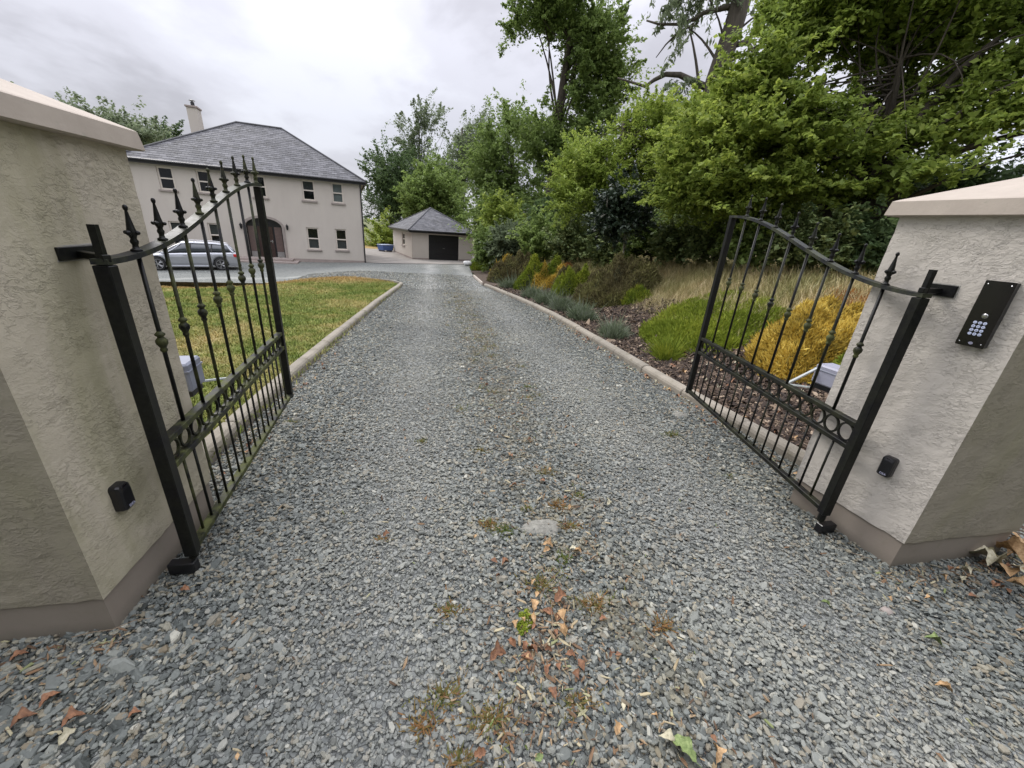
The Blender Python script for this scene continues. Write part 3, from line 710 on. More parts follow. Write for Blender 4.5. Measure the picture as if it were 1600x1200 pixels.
def bark_field():
    bm_ = [chip_mesh(40 + i, random.uniform(1.5, 2.3), 0.16, MAT['bark_chip']) for i in range(10)]
    n = 52000; y = 1.9 + 14 * RNG.random(n) ** 1.7; r0 = np.interp(y, np.array(DRV)[:, 0], np.array(DRV)[:, 2]) + 0.12
    x = r0 + 2.6 * RNG.random(n) ** 1.2; z = terrain_z(x, y) + RNG.uniform(0.0, 0.02, n) + 0.006
    s = 0.034 * np.exp(RNG.normal(0, 0.4, n)) * (1 + 0.04 * y)
    k = ~in_pillars(x, y); x, y, z, s = x[k], y[k], z[k], s[k]; n = len(x)
    return scatter('bark_mulch', np.stack([x, y, z], 1), np.stack([RNG.normal(0, .5, n), RNG.normal(0, .5, n), RNG.uniform(0, 6.28, n)], 1), np.stack([s, s, s], 1), bm_)
bark_field()
def tall_grass():
    tufts = [blade_tuft(60 + i, 14, 0.42, 0.007, 0.07, 0.8, MAT['dry_blade']) for i in range(8)]
    n = 17000; y = 2.4 + 28 * RNG.random(n) ** 1.3; edge = 3.0 - 0.9 * smooth((y - 9) / 7.0)
    off = RNG.gamma(2.0, 1.1, n); x = edge + np.where(y < 5.5, 2.5, 1.5) + off
    hh = RNG.uniform(0.35, 0.95, n) * np.clip(0.30 + off * 0.35, 0.3, 1.0)
    return scatter('dry_meadow_grass', np.stack([x, y, terrain_z(x, y) - 0.02], 1), np.stack([RNG.normal(0, .12, n), RNG.normal(0, .12, n), RNG.uniform(0, 6.28, n)], 1), np.stack([hh * 1.3, hh * 1.3, hh], 1), tufts)
def dry_blade():
    m = NT('dry_blade'); oi = m.n('ShaderNodeObjectInfo'); p = m.pos()
    c = m.ramp(oi.outputs['Random'], [(0, (0.18, 0.19, 0.06)), (0.3, (0.36, 0.30, 0.13)), (0.75, (0.56, 0.45, 0.24)), (1, (0.68, 0.58, 0.36))])
    g = m.ramp(m.noise(p, 0.5, 4), [(0.45, (0, 0, 0)), (0.6, (1, 1, 1))]); c = m.mix(m.math('MULTIPLY', g, 0.4), c, (0.14, 0.19, 0.04))
    m.base(c); m.rough(0.8); MAT['dry_blade'] = m.mat
dry_blade(); tall_grass()

def debris():
    bits = [chip_mesh(80 + i, random.uniform(1.5, 2.6), 0.12, MAT['debris_bit']) for i in range(8)]
    xs, ys = [], []
    def add(n, fx_, fy_): xs.append(fx_(n)); ys.append(fy_(n))
    add(1500, lambda n: RNG.normal(0.76, 0.20, n), lambda n: 0.4 + 13 * RNG.random(n) ** 1.5)
    add(700, lambda n: 2.83 - np.abs(RNG.normal(0, 0.10, n)), lambda n: RNG.uniform(2, 9, n))
    add(300, lambda n: -1.50 + np.abs(RNG.normal(0, 0.06, n)), lambda n: RNG.uniform(2.2, 9, n))
    add(350, lambda n: RNG.uniform(-2.8, -1.2, n), lambda n: 1.31 - np.abs(RNG.normal(0, 0.10, n)))
    add(260, lambda n: RNG.uniform(2.3, 3.6, n), lambda n: 1.17 - np.abs(RNG.normal(0, 0.09, n)))
    add(900, lambda n: RNG.uniform(-2.8, 3.8, n), lambda n: RNG.uniform(0.3, 4.5, n))
    q = ground_hit(850, 985); add(330, lambda n: RNG.normal(q[0], 0.10, n), lambda n: RNG.normal(q[1], 0.17, n)); q2 = ground_hit(850, 1120); add(200, lambda n: RNG.normal(q2[0] - 0.05, 0.12, n), lambda n: RNG.normal(q2[1], 0.12, n))
    x, y = np.concatenate(xs), np.concatenate(ys); k = ~in_pillars(x, y); x, y = x[k], y[k]; n = len(x); s_ = np.minimum(0.011 * np.exp(RNG.normal(0, 0.5, n)), 0.026)
    return scatter('leaf_debris', np.stack([x, y, terrain_z(x, y) + 0.010], 1), np.stack([RNG.normal(0, .4, n), RNG.normal(0, .4, n), RNG.uniform(0, 6.28, n)], 1), np.stack([s_ * 1.2, s_ * 0.8, s_], 1), bits)
def debris_mat():
    m = NT('debris_bit'); oi = m.n('ShaderNodeObjectInfo')
    m.base(m.ramp(oi.outputs['Random'], [(0, (0.07, 0.045, 0.028)), (0.4, (0.20, 0.12, 0.065)), (0.7, (0.32, 0.24, 0.14)), (0.88, (0.38, 0.34, 0.22)), (1, (0.12, 0.16, 0.045))])); m.rough(0.85); MAT['debris_bit'] = m.mat
debris_mat(); debris()

# ------------------------------------------------------------------ gate pillars
def rough_body(poly, z0, z1, mat, parent, seed, step=0.03):
    """rendered pillar body with slightly uneven faces and a ragged lower edge"""
    m = MB(); n = len(poly); cx = sum(p[0] for p in poly) / n; cy = sum(p[1] for p in poly) / n
    pts = []
    for i in range(n):
        a, b = np.array(poly[i]), np.array(poly[(i + 1) % n]); k = max(1, int(np.linalg.norm(b - a) / step))
        for j in range(k): pts.append(a + (b - a) * j / k)
    K = len(pts); nz = int((z1 - z0) / step); vs = []
    for j in range(nz + 1):
        for i, p in enumerate(pts):
            z = z0 + (z1 - z0) * j / nz
            q = Vector((p[0] * 9, p[1] * 9, z * 9 + seed)); d = 0.0035 * mnoise.noise(q) + 0.002 * mnoise.noise(q * 3)
            dr = np.array([p[0] - cx, p[1] - cy]); dr /= np.linalg.norm(dr)
            if j == 0: z += 0.007 * mnoise.noise(Vector((p[0] * 16, p[1] * 16, seed))) + 0.004 * mnoise.noise(Vector((p[0] * 50, p[1] * 50, seed))); d -= 0.002
            vs.append((p[0] + dr[0] * d, p[1] + dr[1] * d, z))
    fs = [(j * K + i, j * K + (i + 1) % K, (j + 1) * K + (i + 1) % K, (j + 1) * K + i) for j in range(nz) for i in range(K)]
    fs += [tuple(range(K))[::-1], tuple(range(nz * K, (nz + 1) * K))]
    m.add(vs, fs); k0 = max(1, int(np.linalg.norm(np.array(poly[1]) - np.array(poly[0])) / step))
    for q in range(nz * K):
        if q % K < k0: m.m[q] = 1  # front face takes the plaster with shade in its colour
    return m.build('rendered_body', [mat, MAT['plaster_shade_stain']], parent)
def offset_poly(poly, d):
    n = len(poly); outp = []
    for i in range(n):
        p0, p1, p2 = (np.array(poly[(i + k) % n]) for k in (-1, 0, 1))
        e1 = p1 - p0; e2 = p2 - p1; n1 = np.array([e1[1], -e1[0]]) / np.linalg.norm(e1); n2 = np.array([e2[1], -e2[0]]) / np.linalg.norm(e2)
        b = n1 + n2; b /= np.linalg.norm(b); outp.append(tuple(p1 + b * d / max(0.3, b.dot(n1))))
    return outp
def pillar(poly, mat, label, seed, apex):
    c = np.mean(np.array(poly), 0); root = empty('gate_pillar', (0, 0, 0)); tag(root, label, 'pillar', 'rendered pillars at the gateway')
    m = MB(); m.prism(offset_poly(poly, -0.012), -0.3, 0.185); m.build('plinth', MAT['plinth_paint'], root)
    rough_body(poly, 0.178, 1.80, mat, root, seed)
    o1 = offset_poly(poly, 0.045); o2 = offset_poly(poly, 0.036); m = MB(); n = len(poly)
    c0 = offset_poly(poly, 0.035)
    vs = [(x, y, 1.792) for x, y in c0] + [(x, y, 1.797) for x, y in o1] + [(x, y, 1.862) for x, y in o2] + [(x, y, 1.868) for x, y in offset_poly(poly, 0.026)] + [(c[0], c[1], apex)]
    fs = [tuple(range(n))[::-1]]
    for l in range(3): fs += [(l * n + i, l * n + (i + 1) % n, (l + 1) * n + (i + 1) % n, (l + 1) * n + i) for i in range(n)]
    fs += [(3 * n + i, 3 * n + (i + 1) % n, 4 * n) for i in range(n)]
    m.add(vs, fs); m.build('cap', MAT['cap_concrete'], root)
    return root
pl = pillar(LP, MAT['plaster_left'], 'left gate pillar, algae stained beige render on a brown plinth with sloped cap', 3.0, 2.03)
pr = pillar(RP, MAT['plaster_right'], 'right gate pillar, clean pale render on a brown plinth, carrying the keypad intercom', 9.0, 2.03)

# ------------------------------------------------------------------ gates
def ring_mesh(r, w, t, n=20):
    m = MB(); vs = []
    for k in range(n):
        a = 2 * math.pi * k / n
        for rr, yy in ((r, -t), (r, t), (r - w, t), (r - w, -t)): vs.append((rr * math.cos(a), yy, rr * math.sin(a)))
    fs = []
    for k in range(n):
        for q in range(4):
            fs.append((k * 4 + q, ((k + 1) % n) * 4 + q, ((k + 1) % n) * 4 + (q + 1) % 4, k * 4 + (q + 1) % 4))
    m.add(vs, fs); return m
def finial_mb():
    m = MB()
    m.lathe([(0.019, 0), (0.019, 0.005), (0.011, 0.010), (0.0095, 0.022), (0.013, 0.030), (0.0135, 0.036), (0.0095, 0.044), (0.012, 0.052), (0.0165, 0.060), (0.015, 0.072), (0.0125, 0.085), (0.0075, 0.120), (0.0045, 0.142), (0.0075, 0.148), (0.0085, 0.154), (0.006, 0.161), (0.001, 0.164)], 10)
    for s in (-1, 1):
        m.lathe([(0.001, -0.011), (0.007, -0.008), (0.010, 0.0), (0.007, 0.008), (0.001, 0.011)], 8, ax=(1, 0, 0), o=(s * 0.024, 0, 0.066))
        m.tube([(s * 0.006, 0, 0.060), (s * 0.016, 0, 0.058), (s * 0.026, 0, 0.062)], 0.0055, 6)
        m.lathe([(0.001, -0.009), (0.006, -0.006), (0.008, 0.0), (0.006, 0.006), (0.001, 0.009)], 8, ax=(0, 1, 0), o=(0, s * 0.018, 0.066))
    return m
def knuckle_mb():
    m = MB()
    m.lathe([(0.008, -0.045), (0.0125, -0.040), (0.0135, -0.032), (0.0105, -0.027), (0.015, -0.018), (0.0205, -0.008), (0.0215, 0.0), (0.0205, 0.008), (0.013, 0.017), (0.0105, 0.022), (0.0175, 0.028), (0.018, 0.034), (0.0125, 0.040), (0.008, 0.046)], 12)
    return m
FIN, KNU = finial_mb(), knuckle_mb()
def gate(loc, az, Lw, hh, hf, u, l, mats, label, post_finial):
    """local x runs from the hinge to the free end, z up"""
    root = empty('driveway_gate', loc, math.pi / 2 - az); tag(root, label, 'gate', 'pair of open ironwork driveway gates')
    pm, bm, rm, tm = mats
    hw = 0.0245; fw = 0.023
    m = MB(); m.bbox((0, 0, hh / 2), (hw, hw, hh / 2), b=0.003); m.build('hinge_post', pm, root)
    m = MB(); m.bbox((Lw, 0, hf / 2), (fw, fw, hf / 2), b=0.003); m.build('free_post', pm, root)
    def rail(name, z, hx, mt):
        m = MB(); m.bbox(((hw + Lw - fw) / 2, 0, z), ((Lw - fw - hw) / 2 - 0.0005, 0.020, hx), b=0.002); return m.build(name, mt, root)
    rail('bottom_rail', 0.024, 0.014, rm); rail('middle_rail', l, 0.0135, rm); rail('upper_rail', u, 0.0135, rm)
    def top(x):
        t = x / Lw; return hh + (hf - hh) * (1 - math.cos(math.pi * t)) / 2 
    # curved top rail
    n = 40; vs = []; hwid = 0.024; hth = 0.011
    for i in range(n + 1):
        x = -hw + (Lw + fw + hw) * i / n; z = top(min(max(x, 0), Lw)); x2 = min(max(x, 0.01), Lw - 0.01); sl = (top(x2 + .01) - top(x2 - .01)) / .02; nn_ = np.array([-sl, 0, 1]) / math.hypot(sl, 1)
        for (a_, b_) in ((-hwid, 0.003), (-hwid, 2 * hth), (hwid, 2 * hth), (hwid, 0.003)): vs.append(np.array([x, a_, z]) + nn_ * b_)
    fs = [(i * 4 + q, i * 4 + (q + 1) % 4, (i + 1) * 4 + (q + 1) % 4, (i + 1) * 4 + q) for i in range(n) for q in range(4)] + [(3, 2, 1, 0), (n * 4, n * 4 + 1, n * 4 + 2, n * 4 + 3)]
    m = MB(); m.add(vs, fs); m.build('top_rail', tm, root)
    fin_me = FIN.mesh('finial', pm, True); fin_g = FIN.mesh('finial', bm, True); knu_me = KNU.mesh('knuckle', MAT['iron_green'], True)
    gap = Lw / 9
    for i in range(8):
        x = gap * (i + 1); z0 = u + 0.0135; z1 = top(x) + 0.002
        m = MB(); m.tube([(0, 0, z0), (0, 0, z1)], 0.0085, 8)
        b = m.build('upright_bar', bm if i % 3 else pm, root, True); b.location = (x, 0, 0)
        kz = u + (z1 - u) * 0.50 + 0.02
        k = link('knuckle', knu_me, b); k.location = (0, 0, kz)
        f = link('finial', fin_g if i > 2 else fin_me, b); f.location = (0, 0, top(x) + 0.022); f.rotation_euler = (0, 0, random.uniform(-0.2, 0.2))
    if post_finial:
        f = link('finial', fin_g, root); f.location = (Lw - 0.012, 0, hf + 0.022)
    nb = 17; g2 = (Lw - hw - fw) / (nb + 1)
    lb = MB(); lb.tube([(0, 0, 0.038), (0, 0, l - 0.0135)], 0.0065, 8); lb_me = [lb.mesh('lower_bar', bm, True), lb.mesh('lower_bar', pm, True)]
    for i in range(nb):
        o = link('lower_bar', lb_me[i % 2], root); o.location = (hw + g2 * (i + 1), 0, 0)
    rr = (u - l - 0.027) / 2; nr = 17; rg = (Lw - hw - fw) / nr; rr_x = min(rr, rg / 2)
    rme = ring_mesh(rr, 0.009, 0.006).mesh('ring', bm, False)
    for i in range(nr):
        o = link('ring', rme, root); o.location = (hw + rg * (i + 0.5), 0, (u + l) / 2); o.scale = (rr_x / rr, 1, 1)
    # hinge pin above the post and its foot bearing
    m = MB(); m.box((0, 0, hh + 0.065), (0.011, 0.011, 0.065)); m.build('hinge_pin', MAT['iron_clean'], root)
    return root
LG = dict(loc=(-1.112, 1.622, 0.098), az=-0.075, Lw=1.79, hh=1.29, hf=1.655, u=0.578, l=0.459)
RG_ = dict(loc=(2.295, 1.501, 0.133), az=0.161, Lw=1.851, hh=1.291, hf=1.682, u=0.586, l=0.450)
lg = gate(**LG, mats=(MAT['iron_clean'], MAT['iron_mossy'], MAT['iron_green'], MAT['iron_rail']), label='left leaf of the gate, black ironwork green with algae, swung open towards the lawn', post_finial=True)
rg = gate(**RG_, mats=(MAT['iron_clean'], MAT['iron_right'], MAT['iron_right'], MAT['iron_rail']), label='right leaf of the gate, black ironwork swung open in front of the bark bed', post_finial=False)

def bracket(corner, nrm, px, gloc, hh, label):
    """hinge plate cemented to the pillar with an eye arm holding the gate pin; px: left, right, top, bottom as seen"""
    nrm = np.array(nrm, float); nrm /= np.linalg.norm(nrm); tdir = np.cross([0, 0, 1.0], nrm)
    q = [on_plane(x, y, corner, nrm) for x, y in px]; c = sum(q) / 4
    hy = abs(((q[1] + q[2]) / 2 - (q[0] + q[3]) / 2).dot(tdir)) / 2; hz = (q[0][2] + q[1][2] - q[2][2] - q[3][2]) / 4
    root = empty('hinge_bracket', c); tag(root, label, 'hinge', 'gate hinge brackets'); A = [list(nrm), list(tdir), [0, 0, 1]]
    m = MB(); m.bbox(nrm * 0.004, (0.006, hy, hz), A, b=0.002); m.build('plate', MAT['iron_clean'], root)
    mm = MB(); mm.bbox(-nrm * 0.003, (0.004, hy + 0.006, hz + 0.006), A, b=0.002); mm.build('mortar_bed', MAT['mortar_grey'], root)
    g_ = np.array([gloc[0], gloc[1], 0]) - c * [1, 1, 0]; e_ = g_ * 1.12; st = nrm * 0.012 + tdir * (-0.75 * hy * np.sign(-g_.dot(tdir)) * -1) * 0
    m = MB(); d = e_ - st; ln = np.linalg.norm(d); d /= ln; pp = np.cross([0, 0, 1.0], d)
    m.bbox((st + e_) / 2 + np.array([0, 0, -0.004]), (ln / 2 + 0.01, 0.012, 0.012), [d, pp, [0, 0, 1]], b=0.002); m.build('arm', MAT['iron_clean'], root)
    return root
bracket(np.array([-1.25, 1.325, 0]), (1, -0.02, 0), [(82, 386), (146, 383), (150, 402), (92, 408)], LG['loc'], LG['hh'], 'upper hinge plate of the left gate, set in mortar on the stained pillar')
bracket(np.array([2.458, 1.19, 0]), (-0.61, -0.083, 0), [(1450, 442), (1498, 447), (1492, 465), (1440, 459)], RG_['loc'], RG_['hh'], 'upper hinge plate of the right gate, black steel on the pale pillar')
def shoe(gl_, wx, label, sgn):
    root = empty('bottom_hinge', (gl_[0], gl_[1], 0.0)); tag(root, label, 'hinge', 'lower gate hinges')
    m = MB(); m.bbox((sgn * 0.045, -0.012, 0.034), (0.055, 0.022, 0.030), b=0.004); m.build('housing', MAT['black_plastic'], root)
    m = MB(); m.lathe([(0.02, 0.08), (0.02, gl_[2] + 0.002)], 10); m.build('pivot', MAT['iron_clean'], root)
    return root
shoe(LG['loc'], 0, 'lower hinge shoe of the left gate, black block against the brown plinth', -1)
shoe(RG_['loc'], 0, 'lower hinge shoe of the right gate, black block beside a pale leaf', 1)

# ------------------------------------------------------------------ photocells and intercom
def text_mesh(body, size, mat, extrude=0.0004):
    cu_ = bpy.data.curves.new('lettering', 'FONT'); cu_.body = body; cu_.size = size; cu_.extrude = extrude; cu_.align_x = 'CENTER'; cu_.align_y = 'CENTER'; cu_.resolution_u = 2
    o = bpy.data.objects.new('lettering', cu_); COL.objects.link(o); dg = bpy.context.evaluated_depsgraph_get(); dg.update()
    me = bpy.data.meshes.new_from_object(o.evaluated_get(dg)); bpy.data.objects.remove(o); me.materials.clear(); me.materials.append(mat); return me
def frame_from(n, loc):
    """empty whose local z is the wall normal n, local y is up"""
    n = Vector(n).normalized(); up = Vector((0, 0, 1)); x = up.cross(n).normalized(); y = n.cross(x)
    return Matrix((x, y, n)).transposed().to_4x4(), Vector(loc)
def rounded(w, h, r, k=5):
    P = []
    for cx_, cy_, a0 in ((w - r, h - r, 0), (-w + r, h - r, 90), (-w + r, -h + r, 180), (w - r, -h + r, 270)):
        for i in range(k + 1):
            a_ = R(a0 + 90 * i / k); P.append((cx_ + r * math.cos(a_), cy_ + r * math.sin(a_)))
    return P
def photocell(loc, nrm, label):
    M4, lv = frame_from(nrm, loc); root = empty('photocell', lv); root.rotation_euler = M4.to_euler(); tag(root, label, 'sensor', 'gate safety sensors')
    w, h = 0.030, 0.058
    P = rounded(w, h, 0.013); Q = rounded(w * .9, h * .95, 0.013); S = rounded(w * 0.72, h * 0.86, 0.012)
    loft([[(x, y, -0.005) for x, y in P], [(x, y, 0.022) for x, y in P], [(x, y, 0.034) for x, y in Q], [(x, y + (0.004 if y < 0 else -0.012), 0.040) for x, y in S]]).build('housing', MAT['black_plastic'], root, False)
    m = MB(); m.bbox((0, h * 0.80, 0.033), (0.012, 0.006, 0.004), b=0.002); m.build('visor', MAT['black_gloss'], root)
    t = link('lettering', text_mesh('DEA', 0.016, MAT['print_white']), root); t.location = (0.004, -0.040, 0.0405)
    m = MB(); m.lathe([(0.003, 0), (0.003, 0.004), (0.001, 0.005)], 8); s = m.build('screw', MAT['chrome'], root); s.location = (-w + 0.004, 0.0, 0.022)
    return root
# side face of each pillar (towards the drive)
LN = (1.0, -0.02, 0); RNv = np.array([-(1.80 - 1.19), -(2.458 - 2.375), 0.0]); RNv = RNv / np.linalg.norm(RNv)
pL = on_plane(197, 775, (-1.25 + 0.03, 1.325, 0), np.array(LN)); pR = on_plane(1386, 729, np.array((2.458, 1.19, 0)) + RNv * 0.02, RNv)
photocell((pL[0] - 0.03, pL[1], pL[2]), LN, 'black safety sensor on the left pillar low beside the gate post')
photocell((pR[0] - RNv[0] * 0.02, pR[1] - RNv[1] * .02, pR[2]), RNv, 'black safety sensor on the right pillar below the keypad')

def intercom():
    base = np.array((2.458, 1.19, 0.0)); off = 0.030
    c = [on_plane(px, py, base + RNv * off, RNv) for px, py in ((1541.7, 437.5), (1588, 443), (1494, 535), (1537, 546.5))]
    cen = sum(c) / 4; hgt = (c[0][2] + c[1][2]) / 2 - (c[2][2] + c[3][2]) / 2; wid = (np.linalg.norm(c[0][:2] - c[1][:2]) + np.linalg.norm(c[2][:2] - c[3][:2])) / 2
    M4, lv = frame_from(RNv, cen - RNv * off); root = empty('keypad_intercom', lv); root.rotation_euler = M4.to_euler()
    tag(root, 'tall black keypad intercom with a call button on the right pillar', 'intercom')
    w, h = wid / 2, hgt / 2; print('intercom', wid, hgt, cen)
    P = rounded(w, h, 0.003, 2); loft([[(x, y, -0.01) for x, y in P], [(x, y, off) for x, y in P]]).build('back_box', MAT['black_plastic'], root)
    P = rounded(w + .0015, h + .0015, 0.004, 3); loft([[(x, y, off) for x, y in P], [(x, y, off + 0.003) for x, y in P]]).build('face_plate', MAT['black_gloss'], root)
    z = off + 0.003
    m = MB(); m.lathe([(0.0105, 0), (0.0105, 0.002), (0.009, 0.003), (0.0085, 0.002), (0.008, 0.0035), (0.001, 0.004)], 20); b = m.build('call_button', MAT['chrome'], root); b.location = (0.004, -h * 0.04, z)
    key = MB(); key.lathe([(0.0066, 0), (0.0066, 0.002), (0.0056, 0.003), (0.001, 0.003)], 14); kme = key.mesh('key', MAT['key_blue'])
    px_ = 0.0165; kx = min(px_, w * 0.52); ky = h * 0.118
    for r_i, row in enumerate(('123', '456', '789', '*0#')):
        for c_i, ch in enumerate(row):
            k = link('key', kme, root); k.location = ((c_i - 1) * kx, -h * 0.26 - r_i * ky, z); k.scale = (kx / 0.0165,) * 2 + (1,)
            t = link('digit', text_mesh(ch, 0.0085, MAT['key_ink'], 0.0002), k); t.location = (0, 0, 0.0032)
    for sx in (-1, 1):
        for sy in (-1, 1):
            m = MB(); m.lathe([(0.003, 0), (0.003, 0.001), (0.001, 0.0018)], 8); s = m.build('screw', MAT['chrome'], root); s.location = (sx * w * 0.78, sy * h * 0.90, z)
    lo = MB(); lo.v = []; rmb = ring_mesh(0.006, 0.0012, 0.0003, 12); lo.add([(a_, c_, b_) for a_, b_, c_ in rmb.v], rmb.f); lo.box((0, 0.0018, 0), (0.008, 0.0007, 0.0004)); lo.box((0, -0.002, 0), (0.008, 0.0007, 0.0004))
    q = lo.build('emblem', MAT['print_white'], root); q.location = (0.002, -h * 0.90, z + 0.0004)
intercom()

# ------------------------------------------------------------------ gate motors behind the pillars
def motor(box_c, box_h, box_az, pts, mbox, label):
    root = empty('gate_motor', (box_c[0], box_c[1], box_c[2])); tag(root, label, 'gate motor', 'gate opener boxes behind the pillars')
    A = [[math.cos(box_az), math.sin(box_az), 0], [-math.sin(box_az), math.cos(box_az), 0], [0, 0, 1]]
    m = MB(); m.bbox((0, 0, 0), box_h, A, b=0.012); m.build('casing', mbox, root)
    m = MB(); m.bbox((0, 0, box_h[2] * 0.45), (box_h[0] + 0.004, box_h[1] + 0.004, 0.006), A, b=0.002); m.build('lid_seam', MAT['grey_box'], root)
    m = MB(); m.bbox((0, 0, -box_h[2] - 0.02), (box_h[0] * .8, box_h[1] * .8, 0.02), A, b=0.004); m.build('base_plate', MAT['black_plastic'], root)
    c = np.array(box_c); P = [np.array(p) - c for p in pts]
    for i in range(len(P) - 1):
        d = P[i + 1] - P[i]; ln = np.linalg.norm(d); d /= ln; s = np.cross([0, 0, 1.0], d); s /= np.linalg.norm(s); u = np.cross(d, s)
        m = MB(); m.bbox((P[i] + P[i + 1]) / 2 + u * 0.006 * i, (ln / 2 + 0.012, 0.010, 0.007), [d, s, u], b=0.002); m.build('arm', MAT['arm_white'], root)
    return root
ml = at(286, 584, 3.15); ma = at(312, 596, 3.2); mb_ = at(362, 590, 3.35); mc = at(350, 600, 3.0)
motor(tuple(ml), (0.075, 0.10, 0.095), 0.1, [ma, mb_, mc], MAT['grey_box'], 'blue grey gate motor casing on the lawn edge behind the left pillar')
mr = at(1303, 588, 3.75); ma = at(1284, 572, 3.75); mb_ = at(1226, 601, 3.55); mc = at(1262, 606, 3.35)
motor(tuple(mr), (0.085, 0.10, 0.075), 0.1, [ma, mb_, mc], MAT['lilac_box'], 'lilac grey gate motor casing in the bed behind the right pillar')
print('motors', ml, mr)

# ------------------------------------------------------------------ buildings
def slate_slope(quad, parent, cw=0.30, ch=0.23, seed=1, name='slates'):
    """a slope given as bottom-left, bottom-right, top-right, top-left; rows of overlapping slates clipped to it"""
    bl, br, tr, tl = [np.array(p, float) for p in quad]; rr = np.random.default_rng(seed)
    u = br - bl; W = np.linalg.norm(u); u /= W; nrm = np.cross(u, (tl + tr) / 2 - bl); nrm /= np.linalg.norm(nrm); v = np.cross(nrm, u)
    H_ = (tl - bl).dot(v); xl1 = (tl - bl).dot(u); xr1 = (tr - bl).dot(u); rows = int(H_ / ch); ch = H_ / rows; Q = []; T = []
    for j in range(rows):
        f0 = j / rows; f1 = (j + 1) / rows; a0 = xl1 * f0; b0 = W + (xr1 - W) * f0; a1 = xl1 * f1; b1 = W + (xr1 - W) * f1
        x = -cw * (0.5 if j % 2 else 0.0)
        while x < b0:
            xa, xb = x, x + cw - 0.006; x += cw
            la, lb = max(xa, a0), min(xb, b0); ua, ub = max(xa, a1), min(xb, b1)
            if lb - la < 0.02: continue
            if ub <= ua: ua = ub = min(max((la + lb) / 2, a1), b1)
            lift = 0.014 + rr.uniform(-0.003, 0.004); dx_ = rr.uniform(-0.004, 0.004)
            p = lambda xx, yy, zz: bl + u * xx + v * yy + nrm * zz
            y0 = j * ch + dx_; y1 = (j + 1) * ch
            lo0, lo1, up1, up0 = p(la, y0, lift), p(lb, y0, lift), p(ub, y1, 0.004), p(ua, y1, 0.004)
            b0_, b1_ = p(la, y0, 0.0), p(lb, y0, 0.0); t = rr.random()
            Q += [[lo0, lo1, up1, up0], [b0_, b1_, lo1, lo0]]; T += [t, t * 0.3]
    me = quads_mesh(name, np.array(Q), MAT['roof_slate'], np.array(T)); o = link(name, me, parent); o['kind'] = 'stuff'; return o
def ridge_bar(a, b, r, parent, name='ridge_tiles'):
    m = MB(); m.tube([a, b], r, 8); return m.build(name, MAT['roof_slate'], parent)
def hip_roof(root, P0, d, n, W, D, ze, zr, over, ridge_w, seed, frontonly=False):
    """P0 front-left wall corner; d along the front, n to the back"""
    P0 = np.array(P0, float); up = np.array([0, 0, 1.0])
    e = [P0 - d * over - n * over, P0 + d * (W + over) - n * over, P0 + d * (W + over) + n * (D + over), P0 - d * over + n * (D + over)]
    e = [p * [1, 1, 0] + up * ze for p in e]
    mid = D / 2; s = (W - ridge_w) / 2
    r0 = P0 * [1, 1, 0] + d * s + n * mid + up * zr; r1 = P0 * [1, 1, 0] + d * (W - s) + n * mid + up * zr
    slate_slope([e[0], e[1], r1, r0], root, seed=seed); slate_slope([e[1], e[2], r1, r1], root, seed=seed + 1)
    slate_slope([e[3], e[0], r0, r0], root, seed=seed + 2); slate_slope([e[2], e[3], r0, r1], root, seed=seed + 3)
    m = MB(); f = np.array([0, 0, -0.02])
    m.add([p + f for p in e] + [r0 + f, r1 + f], [(0, 1, 5, 4), (1, 2, 5), (2, 3, 4, 5), (3, 0, 4), (3, 2, 1, 0)]); m.build('roof', MAT['roof_slate'], root)
    lift = np.array([0, 0, 0.02])
    if ridge_w > 0.1: ridge_bar(r0 + lift, r1 + lift, 0.07, root)
    for a, b in ((e[0], r0), (e[1], r1), (e[2], r1), (e[3], r0)): ridge_bar(a + lift, b + lift, 0.055, root, 'hip_tiles')
    # gutters and fascia
    for a, b in ((e[0], e[1]), (e[1], e[2]), (e[2], e[3]), (e[3], e[0])):
        t = (b - a); ln = np.linalg.norm(t); t /= ln; o_ = np.cross(t, up)
        m = MB(); m.box((a + b) / 2 - up * 0.10 - o_ * 0.03, (ln / 2 - 0.03, 0.02, 0.10), [t, -o_, up]); m.build('fascia', MAT['gutter_black'], root)
        m = MB(); m.tube([a - up * 0.045 + o_ * 0.045, b - up * 0.045 + o_ * 0.045], 0.06, 8); m.build('gutter', MAT['gutter_black'], root)
    return e, r0, r1

